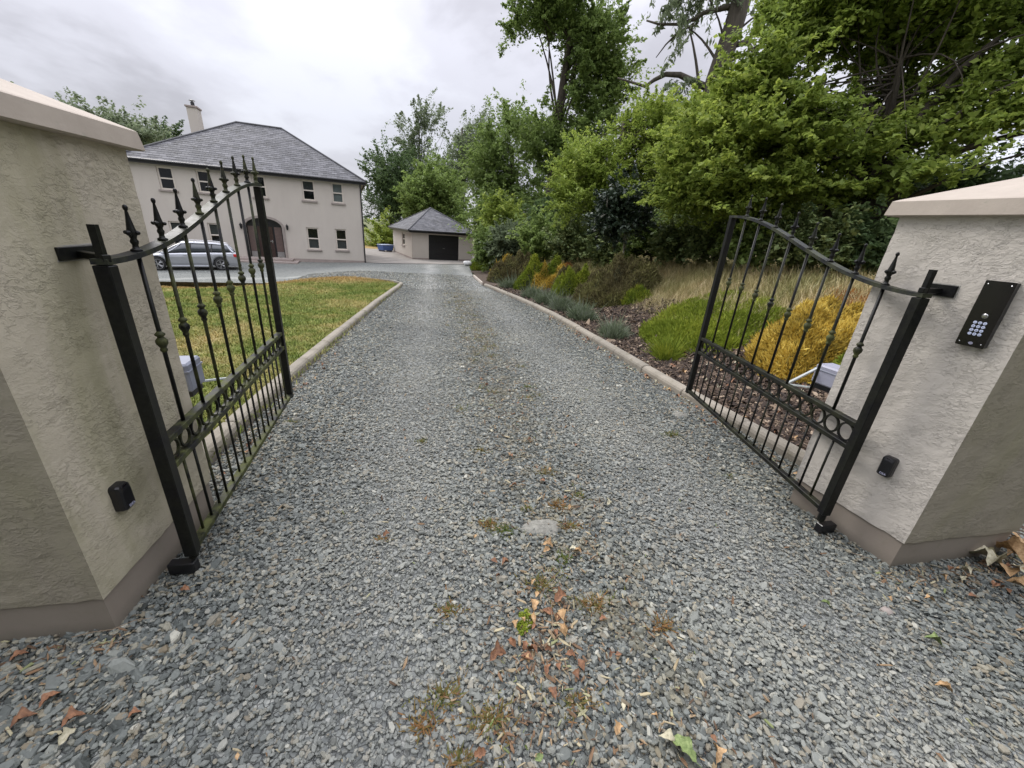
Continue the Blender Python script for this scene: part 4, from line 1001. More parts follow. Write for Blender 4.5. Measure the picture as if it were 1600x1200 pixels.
def wall_with_holes(name, P0, d, up, W, H_, holes, thick, nback, mat, parent, arch=None):
    """one wall slab with rectangular openings (x0, x1, z0, z1) cut right through"""
    xs = sorted({0.0, W, *[h[0] for h in holes], *[h[1] for h in holes]}); zs = sorted({0.0, H_, *[h[2] for h in holes], *[h[3] for h in holes]})
    m = MB(); P0 = np.array(P0, float)
    def inside(x, z): return any(h[0] < x < h[1] and h[2] < z < h[3] for h in holes)
    vid = {}
    def V(x, z, k):
        key = (round(x, 4), round(z, 4), k)
        if key not in vid: vid[key] = len(m.v); m.v.append(tuple(P0 + d * x + up * z + nback * (thick * k)))
        return vid[key]
    for i in range(len(xs) - 1):
        for j in range(len(zs) - 1):
            xm, zm = (xs[i] + xs[i + 1]) / 2, (zs[j] + zs[j + 1]) / 2
            if inside(xm, zm): continue
            a, b, c, e = xs[i], xs[i + 1], zs[j], zs[j + 1]
            m.f.append((V(a, c, 0), V(b, c, 0), V(b, e, 0), V(a, e, 0))); m.f.append((V(a, e, 1), V(b, e, 1), V(b, c, 1), V(a, c, 1)))
    for h in holes:
        a, b, c, e = h
        for (p, q) in (((a, c), (b, c)), ((b, c), (b, e)), ((b, e), (a, e)), ((a, e), (a, c))):
            m.f.append((V(*p, 0), V(*q, 0), V(*q, 1), V(*p, 1)))
    for (p, q) in (((0, 0), (W, 0)), ((W, 0), (W, H_)), ((W, H_), (0, H_)), ((0, H_), (0, 0))): m.f.append((V(*p, 1), V(*q, 1), V(*q, 0), V(*p, 0)))
    m.m = [0] * len(m.f); return m.build(name, mat, parent)

def window(root, P0, d, nback, x0, x1, z0, z1, upper='dark', lower='dark', split=0.5, open_top=0.0):
    """two-light window: frame, panes, something pale behind, stone sill"""
    up = np.array([0, 0, 1.0]); P0 = np.array(P0, float); A = [d, nback, up]
    P = lambda x, y, z: P0 + d * x + nback * y + up * z
    fr = MB(); t = 0.038; y = 0.10; xm, zs_ = (x0 + x1) / 2, z0 + (z1 - z0) * split
    fr.box(P(x0 + t, y, (z0 + z1) / 2), (t, 0.035, (z1 - z0) / 2 - .001), A); fr.box(P(x1 - t, y, (z0 + z1) / 2), (t, 0.035, (z1 - z0) / 2 - .001), A)
    for zz, k in ((z0 + t, t), (z1 - t, t), (zs_, t * 0.9)): fr.box(P(xm, y, zz), ((x1 - x0) / 2 - 2 * t - 0.0005, 0.035, k), A)
    f = fr.build('window', MAT['window_frame'], root)
    for (a, b, what) in ((z0 + 2 * t, zs_ - t, lower), (zs_ + t, z1 - 2 * t, upper)):
        g_ = MB(); g_.box(P(xm, y + 0.01, (a + b) / 2), ((x1 - x0) / 2 - 2 * t, 0.006, (b - a) / 2), A); g_.build('pane', MAT['glass_pane' if what == 'dark' else 'glass_clear'], f)
        if what != 'dark':
            c = MB(); c.box(P(xm, y + 0.05, (a + b) / 2), ((x1 - x0) / 2 - t, 0.008, (b - a) / 2 + t), A); c.build('blind', MAT[what], f)
    s = MB(); s.bbox(P(xm, 0.02, z0 - 0.055), ((x1 - x0) / 2 + 0.09, 0.10, 0.05), A, b=0.01); s.build('sill', MAT['sill_stone'], f)
    return f
def glass(name, k):
    m = NT(name); m.base((0.012, 0.014, 0.016)); m.rough(0.04); m.b.inputs['Specular IOR Level'].default_value = 0.6
    tr = m.n('ShaderNodeBsdfTransparent'); tr.inputs[0].default_value = (0.75, 0.78, 0.78, 1); ms = m.n('ShaderNodeMixShader'); ms.inputs[0].default_value = k
    m.l(m.b.outputs[0], ms.inputs[1]); m.l(tr.outputs[0], ms.inputs[2]); m.l(ms.outputs[0], m.o.inputs['Surface']); MAT[name] = m.mat
glass('glass_pane', 0.55); glass('glass_clear', 0.86)

def house():
    az = R(79.2); d = np.array([math.sin(az), math.cos(az), 0.0]); nb = np.array([-math.cos(az), math.sin(az), 0.0]); up = np.array([0, 0, 1.0])
    C = np.array([-4.52, 28.64, -1.25]); W = 11.55; D = 9.0; P0 = C - d * W; Hh = 4.90
    root = empty('house', (P0[0], P0[1], P0[2])); tag(root, 'two storey beige rendered house with hipped slate roof beyond the lawn', 'house')
    def fx(px, py):
        q = on_plane(px, py, C, nb) - P0; return float(q.dot(d)), float(q[2])
    wins = []
    def wpx(tl, br, **k):
        (x0, z1), (x1, z0) = fx(*tl), fx(*br); wins.append((x0, x1, z0, z1, k))
    x0, z1 = fx(242.5, 259); x1, z0 = fx(276, 297.5); wins.append((x0, x1, z0, z1, {}))
    x0, z1 = fx(304.5, 265); x1, z0 = fx(334, 302); wins.append((x0, x1, z0, z1, {}))
    x0, z1 = fx(392, 273); x1, z0 = fx(418, 309); wins.append((x0, x1, z0, z1, {}))
    x0, z1 = fx(470, 280.5); x1, z0 = fx(493.5, 314); wins.append((x0, x1, z0, z1, {'upper': 'blind_grey'}))
    x0, z1 = fx(517, 285); x1, z0 = fx(537.5, 318); wins.append((x0, x1, z0, z1, {'upper': 'curtain_white', 'lower': 'curtain_white'}))
    x0, z1 = fx(262, 345); x1, z0 = fx(292, 385); wins.append((x0, x1, z0, z1, {'upper': 'blind_grey'}))
    x0, z1 = fx(323, 348); x1, z0 = fx(350, 386); wins.append((x0, x1, z0, z1, {'upper': 'blind_grey'}))
    x0, z1 = fx(478, 355); x1, z0 = fx(501, 390); wins.append((x0, x1, z0, z1, {'lower': 'blind_grey'}))
    x0, z1 = fx(523, 357.5); x1, z0 = fx(544, 391); wins.append((x0, x1, z0, z1, {'lower': 'blind_grey'}))
    dx0, _ = fx(386, 370); dx1, _ = fx(447, 402); dz1 = fx(417, 341)[1]; dz0 = 0.16
    dspring = fx(443, 356)[1]
    cx = (dx0 + dx1) / 2; hw = (dx1 - dx0) / 2
    holes = [w[:4] for w in wins] + [(dx0, dx1, dz0, dspring)]
    # the wall: openings cut through; the arch head is filled round a true curve
    T = Matrix.Translation((-P0[0], -P0[1], -P0[2]))
    W1 = wall_with_holes('front_wall', P0, d, up, W, Hh, holes[:-1] + [(dx0, dx1, dz0, dz1)], 0.30, nb, MAT['house_render'], root)
    K = 14; arc = [(cx + hw * math.cos(math.pi * (1 - k / K)), dspring + (dz1 - dspring) * math.sin(math.pi * k / K)) for k in range(K + 1)]
    m = MB(); P = lambda x, y, z: P0 + d * x + nb * y + up * z
    for half in (arc[:K // 2 + 1], arc[K // 2:]):
        xc = half[0][0] if half is arc[:K // 2 + 1] else None
    left = arc[:K // 2 + 1]; right = arc[K // 2:]
    m.extrude([P(x, 0.003, z) for x, z in left] + [P(dx0, 0.003, dz1)], nb * 0.28); m.extrude([P(x, 0.003, z) for x, z in right] + [P(dx1, 0.003, dz1)], nb * 0.28)
    m.build('arch_spandrel', MAT['house_render'], root)
    def moulding(r0, r1, y, name):
        m = MB()
        prof_o = [(cx - hw - r1, dz0)] + [(cx + (hw + r1) * math.cos(math.pi * (1 - k / K)), dspring + (dz1 - dspring + r1) * math.sin(math.pi * k / K)) for k in range(K + 1)] + [(cx + hw + r1, dz0)]
        prof_i = [(cx - hw - r0, dz0)] + [(cx + (hw + r0) * math.cos(math.pi * (1 - k / K)), dspring + (dz1 - dspring + r0) * math.sin(math.pi * k / K)) for k in range(K + 1)] + [(cx + hw + r0, dz0)]
        n_ = len(prof_o); vs = [P(x, y, z) for x, z in prof_o] + [P(x, y, z) for x, z in prof_i] + [P(x, 0.0, z) for x, z in prof_o] + [P(x, 0.0, z) for x, z in prof_i]
        fs = []
        for i in range(n_ - 1):
            fs += [(i, i + 1, n_ + i + 1, n_ + i), (2 * n_ + i, 2 * n_ + i + 1, i + 1, i), (n_ + i, n_ + i + 1, 3 * n_ + i + 1, 3 * n_ + i)]
        m.add(vs, fs); return m.build(name, MAT['sill_stone'], root)
    moulding(-0.005, 0.13, -0.05, 'door_surround')
    for a_, b_ in (((0, D), 'side_wall'),):
        pass
    m = MB(); c0 = P(0, 0.30, 0); 
    # other three walls as slabs
    for (q0, q1, nm) in ((P(W - 0.30, 0.30, 0), P(W, D, 0), 'side_wall'), (P(0, 0.30, 0), P(0.30, D, 0), 'side_wall'), (P(0.30, D - 0.3, 0), P(W - 0.30, D, 0), 'rear_wall')):
        m = MB(); c_ = (q0 + q1) / 2; e_ = q1 - q0; m.box(c_ + up * Hh / 2, (abs(e_.dot(d)) / 2, abs(e_.dot(nb)) / 2, Hh / 2), [d, nb, up]); m.build(nm, MAT['house_render'], root)
    m = MB(); m.box(P(W / 2, 3.0, Hh / 2), (W / 2 - 0.35, 0.05, Hh / 2), [d, nb, up]); m.box(P(W / 2, 1.7, 2.45), (W / 2 - 0.35, 1.25, 0.1), [d, nb, up]); m.build('inner_wall', MAT['interior_dark'], root)
    for wx in wins: window(root, P0, d, nb, *wx[:4], **wx[4])
    m = MB(); m.box(P((dx0 - 0.13) / 2, -0.012, -0.05), ((dx0 - 0.13) / 2, 0.012, 0.21), [d, nb, up]); xr = (dx1 + 0.13 + W) / 2; m.box(P(xr, -0.012, -0.05), ((W - dx1 - 0.13) / 2, 0.012, 0.21), [d, nb, up])
    m.box(P(W + 0.012, D / 2, -0.05), (0.012, D / 2, 0.21), [d, nb, up]); m.build('plinth_band', MAT['house_plinth'], root)
    # doorway screen: dark door leaf between glazed brown side panels
    fr = MB(); fr.box(P(cx, 0.24, (dz0 + dz1) / 2), (hw, 0.02, (dz1 - dz0) / 2), [d, nb, up]); scr = fr.build('door_screen', MAT['garage_black'], root)
    for sx in (-1, 1):
        m = MB(); m.box(P(cx + sx * hw * 0.72, 0.205, dz0 + (dspring - dz0) * 0.60), (hw * 0.20, 0.012, (dspring - dz0) * 0.40), [d, nb, up]); m.build('side_light', MAT['door_panel'], root)
        m = MB(); m.box(P(cx + sx * hw * 0.72, 0.205, dz0 + (dspring - dz0) * 0.10), (hw * 0.20, 0.012, (dspring - dz0) * 0.09), [d, nb, up]); m.build('side_panel', MAT['blind_grey'], root)
    m = MB(); m.bbox(P(cx, 0.195, (dz0 + dspring) / 2), (hw * 0.42, 0.022, (dspring - dz0) / 2), [d, nb, up], b=0.008)
    dr = m.build('front_door', MAT['door_brown'], root)
    for i in range(3):
        for s_ in (-1, 1):
            m = MB(); m.bbox(P(cx + s_ * hw * 0.18, 0.168, dz0 + 0.35 + 0.52 * i), (hw * 0.13, 0.008, 0.18), [d, nb, up], b=0.006); m.build('door_panel', MAT['door_brown'], dr)
    m = MB(); m.bbox(P(cx + hw * 0.28, 0.15, dz0 + 0.95), (0.10, 0.015, 0.018), [d, nb, up]); m.bbox(P(cx + hw * 0.34, 0.155, dz0 + 0.92), (0.02, 0.012, 0.09), [d, nb, up]); m.build('door_handle', MAT['chrome'], dr)
    m = MB(); m.box(P(cx, -0.45, dz0 / 2 + 0.0), (hw + 0.45, 0.448, dz0 / 2 - 0.004), [d, nb, up]); m.build('door_step', MAT['house_plinth'], root)
    m = MB(); m.box(P(cx, -0.65, -0.02), (hw + 0.75, 0.75, 0.06), [d, nb, up]); m.build('lower_step', MAT['house_plinth'], root)
    # wall lanterns
    for lx, lz in (fx(377, 353), fx(449, 355.5)):
        la = MB(); la.lathe([(0.02, -0.15), (0.05, -0.12), (0.075, 0.08), (0.085, 0.10), (0.03, 0.15), (0.01, 0.20)], 8, o=P(lx, -0.12, lz)); la.tube([P(lx, 0, lz - 0.02), P(lx, -0.06, lz - 0.16), P(lx, -0.12, lz - 0.13)], 0.012, 6); la.box(P(lx, -0.005, lz - 0.03), (0.04, 0.006, 0.07), [d, nb, up]); la.build('wall_lantern', MAT['black_plastic'], root)
    # alarm box under the eaves
    ax_, az_ = fx(442, 271); m = MB(); m.bbox(P(ax_, -0.04, az_), (0.19, 0.04, 0.09), [d, nb, up], b=0.01); b_ = m.build('alarm_box', MAT['window_frame'], root)
    for k in (-1, 1):
        m = MB(); m.box(P(ax_, -0.084, az_ + k * 0.03), (0.12, 0.003, 0.012), [d, nb, up]); m.build('vent_slot', MAT['garage_black'], b_)
    hip_roof(root, P0, d, nb, W, D, P0[2] + Hh + 0.02, P0[2] + 7.86, 0.28, 2.55, 11)
    m = MB(); m.box(P(W / 2, D / 2, Hh - 0.03), (W / 2 + 0.27, D / 2 + 0.27, 0.03), [d, nb, up]); m.build('soffit', MAT['gutter_black'], root)
    # downpipes on the corners
    for x_ in (W - 0.05, 0.05):
        m = MB(); m.tube([P(x_ , -0.30, Hh - 0.05), P(x_, -0.055, Hh - 0.25), P(x_, -0.055, 0.05)], 0.04, 8); m.build('downpipe', MAT['gutter_black'], root)
    # chimney above the far slope
    q = on_plane(305, 195, P(0, D * 0.62, 0), nb); cxm = float((q - P0).dot(d)); top = float((on_plane(303, 169, P(0, D * 0.62, 0), nb) - P0)[2])
    m = MB(); m.box(P(cxm, D * 0.62 + 0.3, (5.5 + top) / 2), (0.27, 0.42, (top - 5.5) / 2), [d, nb, up]); ch = m.build('chimney', MAT['house_render'], root)
    m = MB(); m.bbox(P(cxm, D * 0.62 + 0.3, top + 0.06), (0.33, 0.48, 0.05), [d, nb, up], b=0.01); m.build('chimney_cap', MAT['house_plinth'], ch)
    m = MB(); m.lathe([(0.11, 0.0), (0.10, 0.22), (0.12, 0.24), (0.04, 0.26), (0.04, 0.30), (0.18, 0.32), (0.02, 0.38)], 10, o=P(cxm, D * 0.62 + 0.3, top + 0.12)); m.build('chimney_pot', MAT['gutter_black'], ch)
    for ch_ in root.children_recursive:
        if ch_.type == 'MESH' and not ch_.data.get('moved'): ch_.data.transform(T); ch_.data['moved'] = 1
    return root
house()

def garage():
    A = np.array([-1.77, 34.58, -1.36]); az = R(74.0); d = np.array([math.sin(az), math.cos(az), 0]); nb = np.array([-math.cos(az), math.sin(az), 0]); up = np.array([0, 0, 1.0])
    W, D, Hh = 5.25, 8.0, 2.30
    root = empty('garage', A); tag(root, 'small detached garage with hipped slate roof and black door', 'garage'); P0 = A
    P = lambda x, y, z: P0 + d * x + nb * y + up * z
    def fx(px, py): q = on_plane(px, py, A, nb) - A; return float(q.dot(d)), float(q[2])
    gx0, gx1 = 1.35, 3.98; gz1 = 2.02
    wall_with_holes('front_wall', P0, d, up, W, Hh, [(gx0, gx1, -0.01 + 0.02, gz1)], 0.22, nb, MAT['house_render'], root)
    # side wall with one narrow window
    wall_with_holes('side_wall', P(0, 0.22, 0), nb, up, D - 0.22, Hh, [(2.6, 3.7, 0.95, 1.95)], 0.22, d, MAT['house_render'], root)
    m = MB(); m.box(P(W - 0.11, D / 2 + 0.11, Hh / 2), (0.11, D / 2 - 0.11, Hh / 2), [d, nb, up]); m.build('side_wall', MAT['house_render'], root)
    m = MB(); m.box(P(W / 2, D - 0.11, Hh / 2), (W / 2 - 0.22, 0.11, Hh / 2), [d, nb, up]); m.build('rear_wall', MAT['house_render'], root)
    f = window(root, P(0, 0, 0), nb, d, 2.82, 3.92, 0.95, 1.95, 'blind_grey', 'blind_grey')
    m = MB(); m.box(P((gx0 + gx1) / 2, 0.13, gz1 / 2), ((gx1 - gx0) / 2 - 0.03, 0.02, gz1 / 2 - 0.02), [d, nb, up]); dr = m.build('garage_door', MAT['garage_black'], root)
    for i in range(4):
        m = MB(); m.bbox(P((gx0 + gx1) / 2, 0.105, 0.26 + 0.50 * i), ((gx1 - gx0) / 2 - 0.05, 0.01, 0.235), [d, nb, up], b=0.008); m.build('door_panel', MAT['garage_black'], dr)
    m = MB(); m.bbox(P((gx0 + gx1) / 2, 0.08, 0.98), (0.09, 0.012, 0.015), [d, nb, up]); m.build('door_handle', MAT['blind_grey'], dr)
    m = MB(); m.box(P(gx0 / 2, -0.012, 0.0), (gx0 / 2, 0.012, 0.16), [d, nb, up]); m.box(P((gx1 + W) / 2, -0.012, 0.0), ((W - gx1) / 2, 0.012, 0.16), [d, nb, up]); m.box(P(-0.012, D / 2, 0.0), (0.012, D / 2, 0.16), [d, nb, up]); m.build('plinth_band', MAT['house_plinth'], root)
    m = MB(); m.box(P(W / 2, D / 2, Hh - 0.02), (W / 2 + 0.27, D / 2 + 0.27, 0.02), [d, nb, up]); m.build('soffit', MAT['gutter_black'], root)
    m = MB(); m.tube([P(-0.05, -0.06, Hh - 0.1), P(-0.05, -0.06, 0.0)], 0.03, 6); m.build('downpipe', MAT['house_render'], root)
    hip_roof(root, P0, d, nb, W, D, P0[2] + Hh + 0.02, P0[2] + 4.15, 0.32, 0.0, 31)
    T = Matrix.Translation(tuple(-A))
    for c in root.children_recursive:
        if c.type == 'MESH' and not c.data.get('moved'): c.data.transform(T); c.data['moved'] = 1
garage()

# corrugated shed roof glimpsed on the right behind the big tree
def shed():
    c = at(1580, 232, 34.0); root = empty('farm_shed', (c[0], c[1], 0)); tag(root, 'grey farm shed with corrugated roof glimpsed behind the big tree on the right', 'shed')
    a = at(1480, 262, 34.0); b = at(1660, 280, 34.0); z0 = min(a[2], b[2]) - 0.2; top = at(1505, 207, 36.0)[2]
    d = (b - a) * [1, 1, 0]; ln = np.linalg.norm(d); d /= ln; nb = np.array([-d[1], d[0], 0]); up = np.array([0, 0, 1.0]); a = np.array([a[0], a[1], z0])
    m = MB(); m.box(a + d * ln / 2 + nb * 5 - up * 1.6, (ln / 2, 5, 1.6), [d, nb, up]); m.build('wall', MAT['concrete_apron'], root)
    # rib sheets: real folds
    m = MB(); k = int(ln / 0.30); vs = []
    for i in range(2 * k + 1):
        x = ln * i / (2 * k); zz = 0.06 if i % 2 else 0.0
        vs += [a + d * x - nb * 0.3 + up * zz, a + d * x + nb * 5 + up * (top - z0 + zz), a + d * x + nb * 10.3 + up * zz]
    fs = []
    for i in range(2 * k): fs += [(3 * i, 3 * i + 3, 3 * i + 4, 3 * i + 1), (3 * i + 1, 3 * i + 4, 3 * i + 5, 3 * i + 2)]
    m.add(vs, fs); m.build('roof', MAT['shed_roof'], root)
    for ch in root.children: ch.data.transform(Matrix.Translation((-c[0], -c[1], 0)))
shed()

# ------------------------------------------------------------------ estate car
def car():
    """x forward, y left, z up, origin on the ground between the axles"""
    root = empty('parked_car'); tag(root, 'silver estate car parked in front of the house behind the left gate', 'car')
    S = MAT['car_silver']
    # body lower: stations along x with half-widths; profile side view
    def lerp(x, pts): return float(np.interp(x, [p[0] for p in pts], [p[1] for p in pts]))
    belt = [(-2.28, 0.90), (-2.2, 0.97), (-1.0, 0.95), (0.5, 0.90), (1.2, 0.86), (1.9, 0.74), (2.2, 0.62), (2.33, 0.50)]
    hwid = [(-2.30, 0.72), (-2.15, 0.83), (-1.5, 0.895), (0, 0.90), (1.4, 0.895), (2.0, 0.82), (2.25, 0.68), (2.33, 0.55)]
    WB = 1.405; xs = sorted(set(list(np.linspace(-2.30, 2.33, 47)))); rings = []
    def sill(x):
        z = 0.22
        for wx in (-WB, WB):
            dx = abs(x - wx)
            if dx < 0.385: z = max(z, 0.32 + math.sqrt(0.385 ** 2 - dx ** 2) * 0.98)
        return z
    for x in xs:
        b = lerp(x, belt); w = lerp(x, hwid); s = sill(x); h = max(b - s, 0.03)
        half = [(w * 0.93, s), (w * 0.985, s + h * 0.25), (w, s + h * 0.5), (w * 0.985, s + h * 0.72), (w * 0.955, s + h * 0.9), (w * 0.90, b), (w * 0.55, b + 0.03), (0, b + 0.045)]
        ring = [(x, y, z) for y, z in half] + [(x, -y, z) for y, z in half[-2::-1]]
        rings.append(ring)
    m = loft(rings); body = m.build('body', S, root, False)
    mod = None
    # cabin: glasshouse with roof
    roof = [(-2.22, 0.93), (-2.05, 1.22), (-1.85, 1.37), (-1.2, 1.43), (-0.2, 1.45), (0.25, 1.41), (0.62, 1.25), (1.28, 0.88)]
    gx = np.linspace(-2.2, 1.26, 36); rg_ = []; gl_ = []
    for x in gx:
        t = lerp(x, roof); b = lerp(x, belt) + 0.0; w0 = lerp(x, hwid) * 0.90; w1 = w0 - 0.20 * min(1, (t - b) / 0.5); t = max(t, b + 0.02)
        half = [(w0, b - 0.02), ((w0 + w1) / 2 + 0.012, (b + t) / 2), (w1, t - 0.07 * min(1, (t - b) / .3)), (w1 - 0.10, t - 0.015), (0, t)]
        gl_.append([(x, y, z) for y, z in half] + [(x, -y, z) for y, z in half[-2::-1]])
    loft(gl_).build('window_glass', MAT['car_glass'], root, True)
    # roof panel and pillars in body colour, set just outside the glass
    rr_ = []
    for x in np.linspace(-2.16, 0.30, 26):
        t = lerp(x, roof) + 0.008; b = lerp(x, belt); w0 = lerp(x, hwid) * 0.90; w1 = w0 - 0.20 * min(1, (t - b) / 0.5)
        half = [(w1 + 0.012, t - 0.085), (w1 + 0.008, t - 0.055), (w1 - 0.09, t - 0.004), (0, t + 0.012)]
        rr_.append([(x, y, z) for y, z in half] + [(x, -y, z) for y, z in half[-2::-1]])
    loft(rr_).build('roof', S, root, True)
    for sy in (-1, 1):
        def side(x, z_off):   # point on glasshouse side
            t = lerp(x, roof); b = lerp(x, belt); w0 = lerp(x, hwid) * 0.90; w1 = w0 - 0.20 * min(1, (t - b) / 0.5); f = z_off
            return (x, sy * ((w0 + (w1 - w0) * f) + 0.015), b + (t - 0.06 - b) * f)
        for nm, xb, xt, r_, mt in (('a_pillar', 1.20, 0.30, 0.028, S), ('b_pillar', -0.12, -0.16, 0.035, MAT['black_gloss']), ('c_pillar', -1.05, -1.12, 0.035, MAT['black_gloss']), ('d_pillar', -2.08, -1.85, 0.07, S)):
            m = MB(); m.tube([side(xb, 0.02)] + [side(xb + (xt - xb) * k / 5, 0.0 + k / 5 * 0.98) for k in range(1, 6)], r_, 6); m.build(nm, mt, root)
        m = MB(); m.tube([(x, sy * (lerp(x, hwid) * 0.90 - 0.155), lerp(x, roof) + 0.015) for x in np.linspace(-1.9, 0.05, 8)], 0.014, 6); m.build('roof_rail', MAT['chrome'], root)
        m = MB(); m.tube([(x, sy * (lerp(x, hwid) * 0.905 + 0.004), lerp(x, belt) + 0.005) for x in np.linspace(-2.0, 1.15, 12)], 0.010, 5); m.build('window_trim', MAT['black_gloss'], root)
        for dx in (1.02, -0.10, -1.02):
            m = MB(); m.tube([(dx + (0.10 if dx == 1.02 else 0) * (1 - k / 6), sy * (lerp(dx, hwid) * (0.93 + 0.06 * math.sin(math.pi * k / 6)) + 0.002), 0.28 + (lerp(dx, belt) - 0.32) * k / 6) for k in range(7)], 0.005, 4); m.build('door_seam', MAT['garage_black'], root)
        for dx in (0.15, -0.90):
            m = MB(); m.bbox((dx, sy * (lerp(dx, hwid) * 0.985 + 0.012), 0.80), (0.10, 0.014, 0.015), b=0.004); m.build('door_handle', S, root)
        m = MB(); m.bbox((0.95, sy * 0.97, 0.95), (0.10, 0.085, 0.06), b=0.02); m.build('door_mirror', S, root)
        m = MB(); m.bbox((-2.17, sy * 0.72, 0.80), (0.115, 0.115, 0.075), b=0.02); m.build('tail_light', MAT['tail_red'], root)
        m = MB(); m.bbox((2.13, sy * 0.62, 0.60), (0.13, 0.13, 0.05), b=0.02); m.build('headlight', MAT['headlamp'], root)
        m = MB(); m.bbox((0.0, sy * 0.86, 0.235), (0.98, 0.03, 0.035), b=0.01); m.build('side_skirt', S, root)
    m = MB(); m.bbox((-2.25, 0, 0.42), (0.10, 0.76, 0.16), b=0.05); m.build('rear_bumper', S, root)
    m = MB(); m.bbox((2.26, 0, 0.36), (0.08, 0.66, 0.13), b=0.05); m.build('front_bumper', S, root)
    m = MB(); m.bbox((-2.33, 0, 0.28), (0.05, 0.6, 0.06), b=0.02); m.build('diffuser', MAT['black_plastic'], root)
    # wheel arches
    am = MB(); am.box((0, 0, 0.45), (2.0, 0.62, 0.2)); am.build('underbody', MAT['garage_black'], root)
    tyre = MB(); tyre.lathe([(0.235, -0.105), (0.31, -0.112), (0.332, -0.09), (0.335, 0.0), (0.332, 0.09), (0.31, 0.112), (0.235, 0.105)], 28, ax=(0, 1, 0)); tme = tyre.mesh('wheel', MAT['tyre'], True)
    rim = MB(); 
    rim.lathe([(0.242, 0.03), (0.242, 0.112), (0.228, 0.114), (0.226, 0.05)], 28, ax=(0, 1, 0))
    for k in range(5):
        for dl in (-0.16, 0.16):
            a_ = 2 * math.pi * k / 5; b2 = a_ + dl; p0 = np.array([0.05 * math.cos(a_), 0.10, 0.05 * math.sin(a_)]); p1 = np.array([0.232 * math.cos(b2), 0.10, 0.232 * math.sin(b2)])
            rim.tube([p0, p1], 0.015, 5)
    rim.lathe([(0.055, 0.06), (0.05, 0.11), (0.01, 0.112)], 12, ax=(0, 1, 0)); rme = rim.mesh('rim', MAT['alloy'])
    hub = MB(); hub.lathe([(0.22, 0.02), (0.22, 0.05), (0.001, 0.051)], 20, ax=(0, 1, 0)); hme = hub.mesh('brake_disc', MAT['garage_black'])
    for wx in (-WB, WB):
        for sy in (-1, 1):
            w = link('wheel', tme, root); w.location = (wx, sy * 0.80, 0.335); w.rotation_euler = (0, 0, 0 if sy > 0 else math.pi)
            link('rim', rme, w); link('brake_disc', hme, w)
    return root
cr = car()
z_c = -1.30
def plane_hit(px, py, z): r = ray(px, py); t = (z - EYE) / r[2]; return np.array([0, 0, EYE]) + t * r
w1 = plane_hit(249.6, 422.7, z_c); w2 = plane_hit(348, 422.7, z_c); mid = (w1 + w2) / 2; dd = (w1 - w2); wb = np.linalg.norm(dd)
ang = math.atan2(dd[1], dd[0]); sc_ = wb / 2.81
side_n = np.array([math.cos(ang + math.pi / 2), math.sin(ang + math.pi / 2), 0])
if side_n[1] > 0: side_n = -side_n
cr.location = tuple(mid - side_n * 0.80 * 0.9); cr.location.z = z_c; cr.rotation_euler = (0, 0, ang); cr.scale = (sc_, 0.90, 0.89)
print('car', sc_, mid, math.degrees(ang))

# blue trailer box and sacks at the far end
def skip():
    a, b = ground_hit(594, 393), ground_hit(611, 393); c = (a + b) / 2; root = empty('storage_box', (c[0], c[1], float(terrain_z(c[0], c[1])) + 0.02)); tag(root, 'small blue storage trough on the concrete between house and garage', 'storage box')
    m = MB(); w = np.linalg.norm((b - a)[:2]) / 2
    vs = []
    for z, s in ((0.12, 0.90), (0.60, 1.0)):
        vs += [(-w * s, -0.45 * s, z), (w * s, -0.45 * s, z), (w * s, 0.45 * s, z), (-w * s, 0.45 * s, z)]
    m.add(vs, [(3, 2, 1, 0), (0, 1, 5, 4), (1, 2, 6, 5), (2, 3, 7, 6), (3, 0, 4, 7)]); m.build('tub', MAT['skip_blue'], root)
    m = MB(); m.bbox((0, 0, 0.62), (w + 0.03, 0.48, 0.025), b=0.01); m.build('lid', MAT['skip_light'], root)
    for sx in (-1, 1):
        m = MB(); m.bbox((sx * w * 0.7, 0, 0.06), (0.06, 0.40, 0.06), b=0.01); m.build('skid', MAT['black_plastic'], root)
    root.rotation_euler = (0, 0, math.atan2((b - a)[1], (b - a)[0]))
skip()
def sack(px, py, s, mat, label, rz):
    p = ground_hit(px, py); m = MB(); vs = []; n, k = 10, 6
    for j in range(k + 1):
        t = math.pi * j / k
        for i in range(n):
            a_ = 2 * math.pi * i / n; rr = math.sin(t) ** 0.6 * (1 + 0.12 * math.sin(3 * a_ + j)); vs.append((s * 0.5 * rr * math.cos(a_), s * 0.32 * rr * math.sin(a_), s * 0.22 * (1 - math.cos(t)) * (1 + 0.1 * math.cos(2 * a_))))
    fs = [(j * n + i, j * n + (i + 1) % n, (j + 1) * n + (i + 1) % n, (j + 1) * n + i) for j in range(k) for i in range(n)]
    m.add(vs, fs); o = m.build('sack', mat, None, True); o.location = (p[0], p[1], float(terrain_z(p[0], p[1]))); o.rotation_euler = (0, 0, rz); tag(o, label, 'sack')
sack(731, 415, 0.75, MAT['sack_white'], 'white plastic sack at the far end of the heather bank', 0.3)
sack(738, 412.5, 0.6, MAT['sack_brown'], 'brown and white sack just behind the white one by the garage', 1.2)

